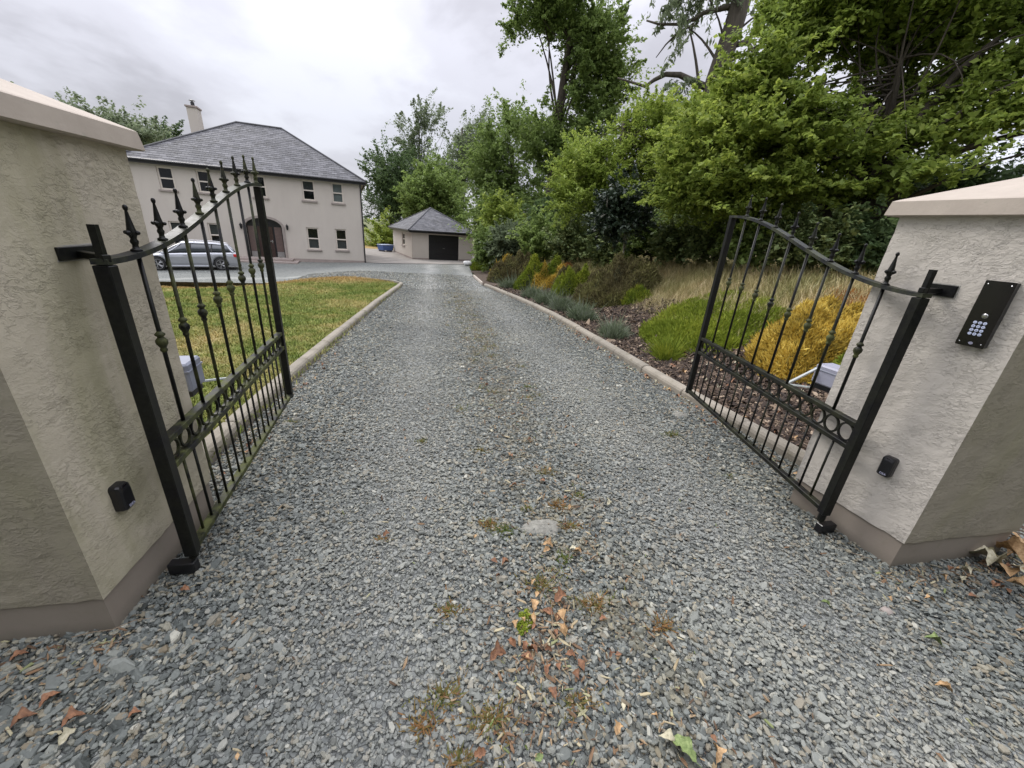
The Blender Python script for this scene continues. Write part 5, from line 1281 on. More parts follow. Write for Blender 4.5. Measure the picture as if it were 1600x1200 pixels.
# ------------------------------------------------------------------ plants
def leaves_around(C, rad, n, size, rng, up_bias=0.6, elong=1.5, flat=0.7, droop=0.0, ctint=None, axis=None):
    """leaves set along short sprays. C: (k,3) spray roots, rad: (k,) lengths; returns quads and tints"""
    k = len(C); idx = rng.integers(0, k, n)
    if axis is None:
        P = rng.normal(0, 1, (n, 3)); P /= np.linalg.norm(P, axis=1)[:, None]
        P *= (rng.random(n) ** 0.5)[:, None] * rad[idx][:, None]; P[:, 2] *= flat; P += C[idx]
    else:
        t = rng.random(n); P = C[idx] + axis[idx] * ((t - 0.35) * 2.3 * rad[idx])[:, None]
        q = rng.normal(0, 1, (n, 3)); q[:, 2] *= flat; P = P + q * (0.36 * rad[idx] * (1.15 - t))[:, None]; P[:, 2] -= droop * rad[idx] * t ** 2 * 0.9
    N_ = rng.normal(0, 1, (n, 3)); N_[:, 2] += up_bias * 2.5; N_ /= np.linalg.norm(N_, axis=1)[:, None]
    T_ = rng.normal(0, 1, (n, 3)); T_[:, 2] -= droop
    if axis is not None: T_ += axis[idx] * 0.8
    T_ -= N_ * (T_ * N_).sum(1)[:, None]; T_ /= np.linalg.norm(T_, axis=1)[:, None]; B = np.cross(N_, T_)
    s = size * np.minimum(np.exp(rng.normal(0, 0.36, n)), 1.55); L_ = (s * elong / 2)[:, None] * T_; Wd = (s / 2)[:, None] * B; cup = (s * 0.12)[:, None] * N_
    V = np.stack([P - L_, P + Wd * 0.9 + cup - L_ * 0.1, P + L_, P - Wd * 0.9 + cup - L_ * 0.1], 1)
    ct = rng.random(k) if ctint is None else ctint
    tint = np.clip(0.5 * ct[idx] + 0.5 * rng.random(n), 0, 1)
    return V, tint
def ellipsoid_points(c, r, k, rng, shell=0.55):
    P = rng.normal(0, 1, (k, 3)); P /= np.linalg.norm(P, axis=1)[:, None]; P *= (shell + (1 - shell) * rng.random(k) ** 0.7)[:, None]; return np.array(c) + P * np.array(r)
def limb(a, b, r0, r1, rng, sag=0.15, n=6):
    a, b = np.array(a), np.array(b); d = b - a; ln = np.linalg.norm(d); off = rng.normal(0, 0.06 * ln, 3); pts = []
    for i in range(n + 1):
        t = i / n; p = a + d * t + off * math.sin(math.pi * t) + np.array([0, 0, sag * ln * math.sin(math.pi * t) * 0.5]); pts.append(p)
    return pts, [r0 + (r1 - r0) * (i / n) ** 0.8 for i in range(n + 1)]
def tree(name, label, cat, trunk, tr, blobs, leafsize, nleaf, mat, barkm, seed, group=None, crad=0.5, per=55, holes=0.28, limbs=26, twigs=60, **kw):
    """trunk: list of points; blobs: (centre, radii) ellipsoids that the crown fills"""
    rng = np.random.default_rng(seed); base = np.array(trunk[0], float); root = empty(name, base); tag(root, label, cat, group)
    C = []; vol = np.array([b[1][0] * b[1][1] * b[1][2] for b in blobs]) ** (2 / 3); vol /= vol.sum(); K = max(30, int(nleaf / per)); AX = []
    for (c, r), v in zip(blobs, vol):
        q = ellipsoid_points(c, r, max(6, int(K * v)), rng, 0.30); o_ = (q - np.array(c)) / np.array(r)
        # the outline is lumpy: boughs reach out in some directions and fall short in others
        ph = rng.uniform(0, 6.28, 6); lump = 1 + 0.16 * np.sin(3.1 * o_[:, 0] * 2 + ph[0]) * np.sin(3.7 * o_[:, 2] * 2 + ph[1]) + 0.14 * np.sin(5.9 * o_[:, 0] + 4.3 * o_[:, 1] + ph[2]) * np.cos(6.3 * o_[:, 2] + ph[3])
        q = np.array(c) + (q - np.array(c)) * lump[:, None]
        a_ = o_ / (np.linalg.norm(o_, axis=1)[:, None] + 1e-6) + np.array([0, 0, 0.35 - kw.get('droop', 0.0)]) + rng.normal(0, 0.45, q.shape); AX.append(a_ / np.linalg.norm(a_, axis=1)[:, None]); C.append(q)
    C = np.concatenate(C); AX = np.concatenate(AX)
    # gaps: drop sprays where a slow random field is low
    fr = 1.1 / crad * 0.28; ph = rng.uniform(0, 6.28, 9)
    fld = np.sin(C[:, 0] * fr + ph[0] + 1.3 * np.sin(C[:, 2] * fr * .8 + ph[1])) + np.sin(C[:, 1] * fr * .9 + ph[2]) * .6 + np.sin(C[:, 2] * fr * 1.2 + ph[3] + 1.1 * np.sin(C[:, 0] * fr * 1.1 + ph[4])) + rng.normal(0, 0.5, len(C))
    keep = fld > np.quantile(fld, holes); C, AX, fld = C[keep], AX[keep], fld[keep]
    rad = crad * np.exp(rng.normal(0, 0.35, len(C))); ct = np.clip(0.5 + 0.16 * fld + rng.normal(0, 0.2, len(C)), 0, 1)
    V, T_ = leaves_around(C - base, rad, nleaf, leafsize, rng, axis=AX, ctint=ct, **kw)
    me = quads_mesh('crown', V, mat, T_); link('crown', me, root)
    m = MB(); TP = [np.array(p, float) - base for p in trunk]; k = len(TP)
    m.tube(TP, list(np.linspace(tr[0], tr[1], k)), 12, cap=True); m.build('trunk', barkm, root, True)
    m = MB(); tips = rng.permutation(len(C))[:limbs]; ends = []
    TPa = np.array(TP)
    for t in tips:
        e_ = C[t] - base; f = rng.uniform(0.35, 1.0); s_ = f * (k - 1); i = min(int(s_), k - 2); st = TPa[i] + (TPa[i + 1] - TPa[i]) * (s_ - i)
        if e_[2] < st[2] - 1.5: continue
        r0 = max(0.02, tr[0] * 0.30 * (1.1 - f)); pts, rr = limb(st, e_, r0, r0 * 0.2, rng); m.tube(pts, rr, 6, cap=False); ends.append(pts)
    if ends:
        for _ in range(twigs):
            p = ends[rng.integers(len(ends))]; s0 = p[rng.integers(2, len(p))]; e_ = C[rng.integers(len(C))] - base
            if np.linalg.norm(e_ - s0) > 0.45 * max(1.5, np.linalg.norm(blobs[0][1])): continue
            pts, rr = limb(s0, e_, 0.02 + tr[0] * 0.03, 0.006, rng, n=4); m.tube(pts, rr, 4, cap=False)
        m.build('branches', barkm, root, True)
    return root
def blob(px, py, rx, ry, dist, depth=None):
    c = at(px, py, dist); z = depth_of(c); rxm = rx * z / F_PX; rym = ry * z / F_PX
    return (c, (rxm, depth if depth else (rxm + rym) / 2, rym))
def foot(px, dist, sink=0.1):
    p = at(px, 400, dist); return np.array([p[0], p[1], float(terrain_z(p[0], p[1])) - sink])
def shrub(name, label, cat, px, dist, blobs, leafsize, nleaf, mat, seed, group=None, **kw):
    b = foot(px, dist); c = blobs[0][0]; top = np.array([c[0], c[1], c[2]])
    return tree(name, label, cat, [b, (b + top) / 2, top], (0.06, 0.02), blobs, leafsize, nleaf, mat, MAT['bark_dark'], seed, group, limbs=10, twigs=12, **kw)

# far left, behind the pillar and the house
tree('broad_tree', 'wide green tree behind the left pillar cap and house', 'tree', [foot(150, 48), at(150, 260, 48), at(150, 200, 48)], (0.35, 0.15), [blob(110, 202, 50, 26, 48), blob(165, 206, 46, 24, 48), blob(215, 212, 30, 20, 48), blob(150, 250, 90, 36, 48)], 0.15, 30000, MAT['leaf_grey'], MAT['bark_dark'], 21, crad=0.9)
tree('conifer_tree', 'dark evergreen tip showing over the house roof beside the chimney', 'tree', [foot(262, 58), at(262, 240, 58), at(262, 203, 58)], (0.3, 0.05), [blob(264, 212, 20, 15, 58), blob(262, 240, 25, 30, 58)], 0.16, 8000, MAT['leaf_dark'], MAT['bark_dark'], 22, crad=0.8)
# between house and garage, and behind the garage
tree('dark_tree', 'rounded dark green tree beside the right edge of the house', 'tree', [foot(612, 56), at(612, 340, 56), at(615, 270, 56)], (0.4, 0.15), [blob(612, 275, 42, 44, 56), blob(600, 340, 42, 50, 55), blob(640, 320, 36, 55, 54)], 0.15, 40000, MAT['leaf_dark'], MAT['bark_dark'], 23, crad=0.9)
tree('slender_tree', 'thin airy tree with bare stems rising above the others behind the garage', 'tree', [foot(660, 60), at(655, 300, 60), at(655, 200, 60)], (0.3, 0.08), [blob(655, 188, 40, 26, 60), blob(638, 212, 28, 26, 60), blob(676, 215, 30, 32, 60), blob(655, 265, 34, 40, 60)], 0.14, 18000, MAT['leaf_grey'], MAT['bark_dark'], 24, crad=0.75, holes=0.45, limbs=40, twigs=120)
tree('pale_tree', 'pale green poplar like tree behind the left side of the wood', 'tree', [foot(722, 52), at(722, 300, 52), at(722, 200, 52)], (0.3, 0.1), [blob(722, 205, 36, 34, 52), blob(712, 250, 34, 48, 52), blob(745, 240, 30, 50, 52), blob(715, 310, 40, 40, 52)], 0.13, 30000, MAT['leaf_grey'], MAT['bark_dark'], 25, crad=0.8, holes=0.35, limbs=34)
tree('sycamore_tree', 'full green sycamore directly behind the garage roof', 'tree', [foot(680, 47), at(680, 330, 47), at(680, 280, 47)], (0.35, 0.15), [blob(672, 285, 40, 36, 47), blob(700, 300, 34, 38, 47), blob(655, 320, 30, 26, 47), blob(715, 330, 30, 30, 46)], 0.17, 34000, MAT['leaf_mid'], MAT['bark_dark'], 26, crad=0.8)
tree('oak_tree', 'dense dark green tree right of the garage, lower part of the wood', 'tree', [foot(800, 34), at(800, 320, 34), at(800, 240, 34)], (0.35, 0.15), [blob(800, 225, 46, 46, 34), blob(770, 270, 42, 48, 34), blob(835, 270, 42, 60, 33), blob(775, 340, 46, 40, 32), blob(840, 345, 46, 40, 31)], 0.12, 62000, MAT['leaf_mid'], MAT['bark_dark'], 27, crad=0.65)
tree('tall_ash', 'tall open crowned tree left of the willow reaching the top edge', 'tree', [foot(858, 27), at(862, 300, 27), at(868, 220, 27), at(880, 130, 27), at(895, 30, 27), at(905, -60, 27)], (0.42, 0.08),
     [blob(900, -10, 90, 60, 27), blob(838, 55, 50, 52, 27), blob(905, 60, 50, 50, 27), blob(940, 60, 48, 40, 27), blob(850, 130, 48, 32, 27), blob(890, 110, 60, 50, 27), blob(825, 185, 46, 40, 27), blob(880, 170, 44, 40, 27), blob(895, 240, 44, 44, 27), blob(850, 225, 40, 40, 27), blob(930, 190, 40, 40, 27), blob(960, 130, 30, 30, 27)], 0.11, 78000, MAT['leaf_mid'], MAT['bark_dark'], 28, crad=0.46, holes=0.5, per=40, limbs=60, twigs=180)
tree('willow_tree', 'light yellow green willow in the middle of the wood', 'tree', [foot(960, 17), at(960, 330, 17), at(965, 260, 17), at(975, 190, 17)], (0.16, 0.05),
     [blob(950, 205, 52, 38, 17), blob(1010, 200, 46, 44, 17), blob(905, 250, 36, 44, 17), blob(965, 270, 66, 46, 17), blob(905, 310, 44, 34, 16.5), blob(1030, 260, 34, 50, 17), blob(1085, 235, 46, 56, 17), blob(1120, 190, 40, 40, 17), blob(1080, 300, 50, 40, 16.5), blob(960, 325, 50, 24, 16.5)], 0.052, 84000, MAT['leaf_light'], MAT['bark_dark'], 29, crad=0.28, holes=0.4, per=40, limbs=60, twigs=200, elong=2.2)
tree('holly_tree', 'small dark holly with pale thin stems below the willow', 'tree', [foot(978, 12.5), at(976, 370, 12.5), at(975, 320, 12.5)], (0.035, 0.02), [blob(972, 300, 32, 34, 12.5), blob(985, 340, 30, 24, 12.5), blob(955, 345, 24, 26, 12.5)], 0.06, 15000, MAT['leaf_holly'], MAT['bark_pale'], 30, crad=0.24, limbs=12, twigs=30)
# leaning eucalyptus
def eucalyptus():
    D_ = 19.0; base = foot(1075, D_); T_ = [base, at(1082, 300, D_), at(1095, 210, D_), at(1118, 125, D_), at(1140, 60, D_), at(1162, -10, D_), at(1180, -90, D_)]
    root = tree('eucalyptus_tree', 'leaning grey trunked tree with drooping leaves rising behind the willow', 'tree', T_, (0.38, 0.30),
                [blob(1075, 15, 34, 32, D_), blob(1062, 70, 18, 36, D_), blob(1085, 110, 24, 22, D_), blob(1110, -10, 36, 30, D_), blob(1060, 150, 30, 30, D_), blob(1230, 20, 40, 40, D_), blob(1050, 190, 28, 30, D_), blob(1100, -60, 90, 30, D_)], 0.070, 6000, MAT['leaf_grey'], MAT['bark_grey'], 31, crad=0.42, holes=0.3, limbs=9, twigs=60, elong=3.0, droop=1.2, up_bias=0.0)
    m = MB(); b0 = np.array(base)
    def br(pts, r0, r1): m.tube([at(x, y, D_) - b0 for x, y in pts], list(np.linspace(r0, r1, len(pts))), 8)
    br([(1112, 140), (1085, 128), (1062, 117), (1040, 116), (1022, 125), (1008, 135), (985, 128), (965, 122)], 0.13, 0.03)
    br([(1150, 8), (1125, 14), (1100, 20), (1085, 30), (1060, 38), (1030, 38), (1010, 32)], 0.10, 0.03)
    br([(1085, 38), (1060, 50), (1040, 70), (1025, 90)], 0.05, 0.015)
    br([(1150, 70), (1168, 66), (1180, 85), (1182, 115)], 0.10, 0.03)
    m.build('bare_limb', MAT['bark_grey'], root, True)
eucalyptus()
# the big spreading tree on the right
def big_tree():
    D_ = 11.5
    t0 = foot(1335, D_)
    bl = [blob(1075, 300, 60, 30, 11.5, 1.2), blob(1090, 240, 64, 34, 11.5, 1.2), blob(1135, 185, 72, 32, 11.6, 1.3), blob(1150, 275, 74, 28, 11.2, 1.3), blob(1165, 325, 60, 18, 11.2, 1.2), blob(1195, 135, 66, 30, 11.7, 1.2),
          blob(1205, 215, 80, 28, 11.2, 1.3), blob(1235, 290, 70, 18, 10.9, 1.2), blob(1240, 85, 64, 34, 11.7, 1.3), blob(1275, 180, 80, 20, 11.3, 1.4), blob(1290, 40, 84, 38, 11.9, 1.5), blob(1310, 235, 70, 16, 11.0, 1.2), blob(1340, 125, 84, 32, 11.6, 1.5),
          blob(1205, 70, 50, 34, 11.8, 1.3), blob(1185, 118, 44, 24, 11.8, 1.2), blob(1230, 20, 60, 36, 12.0, 1.3), blob(1150, 215, 56, 24, 11.5, 1.2), blob(1400, 60, 84, 40, 11.9, 1.6), blob(1420, 175, 80, 22, 11.2, 1.4), blob(1400, -10, 120, 48, 12.1, 1.7), blob(1490, 120, 84, 34, 11.3, 1.5), blob(1505, 20, 96, 46, 11.6, 1.7), blob(1500, 200, 70, 15, 10.9, 1.2), blob(1580, 75, 86, 40, 11.0, 1.6), blob(1590, 160, 70, 16, 10.8, 1.2), blob(1600, -10, 110, 52, 11.2, 1.7), blob(1450, 262, 50, 12, 10.6, 1.0),  blob(1670, 100, 70, 70, 11, 1.6), blob(1330, 300, 60, 14, 11.6, 1.0)]
    root = tree('spreading_tree', 'large multi stemmed tree filling the upper right above the pillar', 'tree', [t0, at(1340, 330, D_), at(1372, 240, D_), at(1395, 150, D_), at(1410, 90, D_)], (0.21, 0.03), bl, 0.062, 190000, MAT['leaf_bright'], MAT['bark_dark'], 32, crad=0.27, holes=0.40, per=45, limbs=110, twigs=350, elong=1.6, flat=0.4)
    m = MB(); b0 = np.array(t0); rng = np.random.default_rng(5)
    def stem(pts, r0, r1, dd=0.0): m.tube([at(x, y, D_ + dd) - b0 for x, y in pts], list(np.linspace(r0, r1, len(pts))), 8)
    stem([(1318, 395), (1330, 320), (1342, 250), (1345, 180), (1335, 130)], 0.17, 0.03, 0.2)
    stem([(1342, 400), (1362, 330), (1392, 260), (1440, 180), (1500, 110), (1560, 60)], 0.17, 0.04, -0.1)
    stem([(1352, 400), (1385, 320), (1430, 262), (1500, 235), (1570, 214), (1640, 200)], 0.12, 0.02, -0.4)
    stem([(1300, 395), (1295, 340), (1270, 290), (1230, 240), (1180, 200)], 0.10, 0.03, 0.0)
    stem([(1345, 350), (1440, 300), (1520, 262), (1600, 240)], 0.05, 0.015, -0.5)
    m.build('stem', MAT['bark_dark'], root, True)
big_tree()
tree('thorn_tree', 'dim tree behind the big one, filling below its crown on the right', 'tree', [foot(1240, 19), at(1240, 340, 19), at(1240, 260, 19)], (0.2, 0.1), [blob(1200, 325, 80, 40, 19), blob(1110, 335, 60, 40, 19), blob(1300, 335, 80, 42, 19), blob(1400, 335, 70, 50, 18), blob(1480, 320, 60, 34, 18)], 0.030, 340000, MAT['leaf_dark'], MAT['bark_dark'], 33, crad=0.6)
tree('thorn_tree', 'shadowy tree directly behind the willow', 'tree', [foot(980, 24), at(980, 340, 24), at(980, 280, 24)], (0.2, 0.1), [blob(930, 330, 60, 44, 24), blob(1010, 325, 60, 50, 24), blob(1060, 310, 50, 44, 24), blob(890, 345, 50, 45, 24)], 0.14, 36000, MAT['leaf_dark'], MAT['bark_dark'], 34, crad=0.7)

# undergrowth along the foot of the wood: one shrub after another
ug = [(782, 27, 345, 28, 34, 'leaf_bright', 'light green shrub just right of the garage'), (766, 24, 385, 18, 22, 'leaf_mid', 'low shrub against the right garage wall'), (800, 23, 375, 30, 26, 'leaf_grey', 'grey green bush behind the far heathers'),
      (850, 20, 370, 34, 30, 'leaf_mid', 'broad bush under the tall open tree'), (900, 17, 372, 32, 26, 'bramble', 'dark bush left of the holly'), (1020, 14, 372, 36, 26, 'leaf_mid', 'dark bush right of the holly'),
      (1070, 13, 370, 34, 24, 'bramble', 'bramble thicket under the light green branches'), (1120, 12.5, 372, 36, 26, 'bramble', 'bramble thicket behind the free end of the right gate'), (1180, 11.5, 366, 40, 28, 'leaf_mid', 'leafy bush behind the highest gate finials'),
      (1240, 11, 372, 40, 26, 'bramble', 'bramble bush behind the middle of the right gate'), (1300, 10.5, 380, 40, 24, 'bramble', 'bramble bush at the foot of the big tree'), (1365, 10.5, 385, 36, 26, 'leaf_dark', 'dark bush between the big tree and right pillar'),
      (600, 50, 372, 26, 26, 'leaf_bright', 'bright shrub between house and garage'), (1430, 12, 330, 50, 40, 'leaf_dark', 'dark bush above the right pillar cap'), (1530, 12, 310, 60, 34, 'leaf_dark', 'dark bush rightmost above the pillar cap'), (955, 15, 378, 26, 22, 'bramble', 'dark low bush directly behind the holly stems')]
for i, (px, ds, py, rx, ry, mt, lb) in enumerate(ug):
    ls = 0.030 + 0.0028 * ds
    shrub('bush' if 'bramble' not in lb else 'bramble_bush', lb, 'bush', px, ds, [blob(px, py, rx, ry, ds), blob(px + rx * 0.4, py + ry * 0.45, rx * 0.8, ry * 0.8, ds - 0.3), blob(px - rx * 0.5, py + ry * 0.4, rx * 0.7, ry * 0.8, ds)], ls, 13000, MAT[mt], 200 + i, 'bushes along the foot of the wood', crad=0.014 * ds + 0.08)

# unseen trees added behind the camera to darken the pillar fronts
for i, (x_, y_, r_) in enumerate([(-11, -6, 4.4), (-3.5, -7.5, 4.6), (4.0, -7.5, 4.6), (11.5, -6, 4.4)]):
    z_ = float(terrain_z(x_, y_)); tree('unseen_shade_tree', ['unseen round crowned tree added for shade, far left', 'unseen round crowned tree added for shade, second from the left', 'unseen round crowned tree added for shade, second from the right', 'unseen round crowned tree added for shade, far right'][i], 'tree', [(x_, y_, z_ - .1), (x_, y_, z_ + 2), (x_, y_, z_ + 5)], (0.25, 0.12),
         [((x_, y_, z_ + 7.0), (r_, 2.6, 4.6)), ((x_, y_ + 0.4, z_ + 2.4), (r_, 1.8, 2.6))], 0.34, 8000, MAT['leaf_mid'], MAT['bark_dark'], 500 + i, 'unseen trees added for shade', crad=0.7, limbs=8, twigs=6)

# heathers: each mound is one plant with its own colour
def mound(px0, px1, pt, pb, mat, label, h=None, seed=1, n=None, name='heather_shrub', cat='heather', blade=(0.034, 0.010), deep=None, flat=2.4):
    """pixel extents of a mound: left, right, top and bottom"""
    b = ground_hit((px0 + px1) / 2, pb); z = depth_of(b); w = (px1 - px0) * z / F_PX / 2; t_up = (pb - pt) * z / F_PX
    dp = deep if deep else max(0.35, min(1.6, w * 0.9)); dirv = b[:2] / np.linalg.norm(b[:2]); c = np.array([b[0] + dirv[0] * dp * 0.85, b[1] + dirv[1] * dp * 0.85, 0]); c[2] = float(terrain_z(c[0], c[1]))
    # height so that the top reaches pt
    top = at((px0 + px1) / 2, pt, float(np.linalg.norm(c[:2]))); hgt = h if h else max(0.18, top[2] - c[2])
    rng = np.random.default_rng(seed); az = math.atan2(dirv[1], dirv[0]) - math.pi / 2
    root = empty(name, (c[0], c[1], c[2] - 0.04), az); tag(root, label, cat, 'plants of the heather bank')
    nb_ = int(np.clip(w * dp * 14, 5, 34)); tb = rng.uniform(0, 6.283, nb_); rb = np.sqrt(rng.random(nb_)) * 0.95; BX, BY = rb * np.cos(tb), rb * np.sin(tb); BR = rng.uniform(0.12, 0.30, nb_) * (1.0 if w * dp > 0.5 else 0.8)
    def surf(th, rr):
        x = w * rr * np.cos(th); y = dp * rr * np.sin(th); lump = 1 + 0.10 * np.sin(3 * th + seed) + 0.15 * np.sin(x * 5.3 + seed * 2 + 1.5 * np.sin(y * 4.1)) * np.cos(y * 6.1 + seed) + 0.11 * np.sin(x * 12.7 + seed) * np.sin(y * 11.3 + 2 * seed)
        # follow the sloping ground under the mound
        wx = c[0] + x * math.cos(az) - y * math.sin(az); wy = c[1] + x * math.sin(az) + y * math.cos(az)
        g_ = terrain_z(wx, wy) - c[2]; xs_, ys_ = np.asarray(x, float), np.asarray(y, float)
        bmp = np.max(np.exp(-(((xs_[..., None] - BX * w) ** 2 + (ys_[..., None] - BY * dp) ** 2) / BR ** 2)), -1)
        return x, y, g_ + hgt * np.clip(1 - rr ** flat, 0, 1) ** 0.5 * lump * (0.52 + 0.56 * bmp)
    for _ in range(8):      # size the mound from its measured outline
        thg, rg2 = np.meshgrid(np.linspace(0, 2 * math.pi, 24), np.linspace(0, 1, 8)); x, y, zz = surf(thg.ravel(), rg2.ravel())
        Wp = np.stack([c[0] + x * math.cos(az) - y * math.sin(az), c[1] + x * math.sin(az) + y * math.cos(az), c[2] + zz - EYE], 1); Q = Wp @ CAM
        px_ = 800 - F_PX * Q[:, 0] / Q[:, 2]; py_ = 600 + F_PX * Q[:, 1] / Q[:, 2]
        wid = px_.max() - px_.min(); w *= (0.5 + 0.5 * (px1 - px0) / wid)
        cz = depth_of(c); hgt = min(max(hgt + ((py_.min() - 4 - pt) * cz / F_PX) * 0.8, 0.10), 1.3)
    m = MB(); K, J = 20, 7; vs = []
    for j in range(J + 1):
        for i in range(K):
            x, y, zz = surf(np.array(2 * math.pi * i / K), np.array(1 - j / J)); vs.append((float(x) * 0.93, float(y) * 0.93, float(zz) * 0.86 - 0.03))
    m.add(vs, [(j * K + i, j * K + (i + 1) % K, (j + 1) * K + (i + 1) % K, (j + 1) * K + i) for j in range(J) for i in range(K)]); m.build('woody_base', MAT['heather_core'], root, True)
    dist = float(np.linalg.norm(c[:2])); bl, bw = blade[0] * (1 + dist * 0.05), blade[1] * (0.7 + dist * 0.10); area = math.pi * w * dp + hgt * (w + dp) * 2
    n = n or int(min(26000, max(2500, area / (bl * bw) * 3.2)))
    th = rng.uniform(0, 2 * math.pi, n); rr = np.sqrt(rng.random(n)); x, y, zz = surf(th, rr)
    P = np.stack([x, y, zz - rng.random(n) * 0.05], 1); nrm = np.stack([x / w ** 2, y / dp ** 2, np.full(n, 1.0) * 0.9 / max(w, dp)], 1); nrm /= np.linalg.norm(nrm, axis=1)[:, None]
    D_ = nrm * 0.7 + rng.normal(0, 0.5, (n, 3)) + np.array([0, 0, 0.55]); D_ /= np.linalg.norm(D_, axis=1)[:, None]; S = np.cross(D_, rng.normal(0, 1, (n, 3))); S /= np.linalg.norm(S, axis=1)[:, None]
    L_ = bl * np.exp(rng.normal(0, 0.45, n)); Wd = bw * np.exp(rng.normal(0, 0.2, n))
    A = P + S * (Wd * 0.5)[:, None]; B = P - S * (Wd * 0.5)[:, None]; mid_ = P + D_ * (L_ * 0.55)[:, None]; tip = P + D_ * L_[:, None]
    V = np.stack([P - D_ * 0.02, mid_ + S * (Wd * 0.6)[:, None], tip, mid_ - S * (Wd * 0.6)[:, None]], 1)
    pat = 0.5 + 0.5 * np.sin(x * 5.1 / max(w, .3) + seed) * np.cos(y * 4.3 / max(dp, .3) + seed * 1.7); tint = np.clip(0.15 + 0.5 * (pat - 0.3) + 0.55 * rng.random(n) - 0.55 * (rng.random(n) < 0.10), 0, 1)
    link('foliage', quads_mesh('foliage', V, mat, tint), root); return root
H_ = MAT
md = [(738, 782, 393, 422, 'heather_green', 'farthest green heather by the sacks'), (768, 800, 396, 430, 'heather_gold', 'yellow heather peeping between the far green and brown ones'), (764, 832, 391, 440, 'heather_brown', 'dark brown heather clump at the far end of the bank'),
      (804, 872, 398, 452, 'heather_green', 'tall green heather beside the orange one'), (830, 884, 409, 452, 'heather_gold', 'bright yellow lower half of the orange heather patch'), (848, 892, 407, 432, 'heather_orange', 'orange topped heather in the middle of the far bank'),
      (865, 900, 412, 455, 'heather_brown', 'narrow olive heather between orange and bright green'), (862, 926, 416, 462, 'heather_bright', 'bright lime green heather left of the big brown mound'), (890, 1022, 396, 478, 'heather_brown', 'largest brown purple heather mound in the middle of the bank'),
      (965, 1012, 444, 476, 'heather_green', 'small green heather at the right foot of the brown mound')]
for i, (a_, b_, t_, bb, mt, lb) in enumerate(md): mound(a_ - 3, b_ + 5, t_ - 4, bb, MAT[mt], lb, seed=50 + i)
mound(978, 1210, 452, 548, MAT['heather_bright'], 'wide green heather carpet behind the free end of the right gate', seed=71, n=42000, deep=1.6, flat=4.5)
mound(1140, 1345, 462, 592, MAT['heather_gold'], 'golden heather seen through the right gate', seed=72, n=36000, deep=1.2, flat=3.5)
mound(1240, 1370, 452, 500, MAT['heather_orange'], 'orange brown heather behind the golden one next to the pillar', seed=73, n=14000, deep=0.8, flat=3.5)
mound(1275, 1350, 545, 615, MAT['heather_green'], 'dark green heather tucked beside the right gate motor', seed=74, n=6000, deep=0.4)
lav = [(1040, 564, 26, 34, 'greenest lavender tuft, nearest the right gate'), (957, 531, 24, 28, 'lavender tuft second from the right gate'), (908, 503, 24, 30, 'lavender tuft at the foot of the brown heather'), (878, 488, 22, 28, 'grey lavender left of the green tuft'),
       (855, 478, 20, 24, 'grey lavender below the lime heather'), (832, 468, 18, 20, 'small lavender below the orange heather'), (800, 452, 24, 16, 'flat grey lavender at the far end of the row')]
for i, (px, pb, hw_, hh_, lb) in enumerate(lav):
    mound(px - hw_ * 0.66, px + hw_ * 0.66, pb - hh_ * 0.72, pb, MAT['heather_green' if i == 0 else 'lavender'], lb, seed=90 + i, name='lavender_plant', cat='lavender', blade=(0.11, 0.006), deep=None, n=2600)

# ------------------------------------------------------------------ litter and weeds on the gravel
def leaf_shape(seed, lobes, curl):
    r_ = random.Random(seed); m = MB(); n = 9; L_ = 1.0; outl = []
    up_, dn = [], []
    for i in range(n + 1):
        t = i / n; w = 0.30 * math.sin(math.pi * t ** 0.85) * (1 + (0.35 * math.sin(t * lobes * 6.28) if lobes else 0)) * r_.uniform(0.85, 1.1); z = curl * (0.5 - abs(t - 0.5)) * 1.2 * r_.uniform(0.7, 1.2); up_.append((t - 0.5, w, z + curl * w * 1.2)); dn.append((t - 0.5, -w, z + curl * w * 0.6))
    mid_ = [(t_[0], 0, min(a_[2], b_[2]) * 0.4) for t_, a_, b_ in zip(up_, up_, dn)]
    vs = up_ + mid_ + dn; k = n + 1
    fs = [(i, i + 1, k + i + 1, k + i) for i in range(n)] + [(k + i, k + i + 1, 2 * k + i + 1, 2 * k + i) for i in range(n)]
    m.add(vs, fs); m.tube([(-0.5, 0, 0), (-0.62, 0.02, 0.01), (-0.72, 0.05, 0.0)], 0.012, 4)
    return m
LS = [leaf_shape(i, lo, cu_) for i, (lo, cu_) in enumerate([(2, 0.7), (3, 0.6), (1.5, 1.1), (2.5, 0.9), (0, 0.4)])]
LM = {(i, k): LS[i].mesh('fallen_leaf', MAT[k], True) for i in range(5) for k in ('leaf_rust', 'leaf_tan', 'leaf_pale', 'leaf_green', 'leaf_brown')}
def put_leaf(px, py, size, shape, mt, rz, label, group='fallen leaves on the gravel', dz=0.012, tilt=0.0):
    p = ground_hit(px, py); o = link('fallen_leaf', LM[(shape, mt)]); o.location = (p[0], p[1], p[2] + dz); o.scale = (size,) * 3; o.rotation_euler = (tilt, random.uniform(-0.15, 0.15), rz); tag(o, label, 'leaf', group); return o
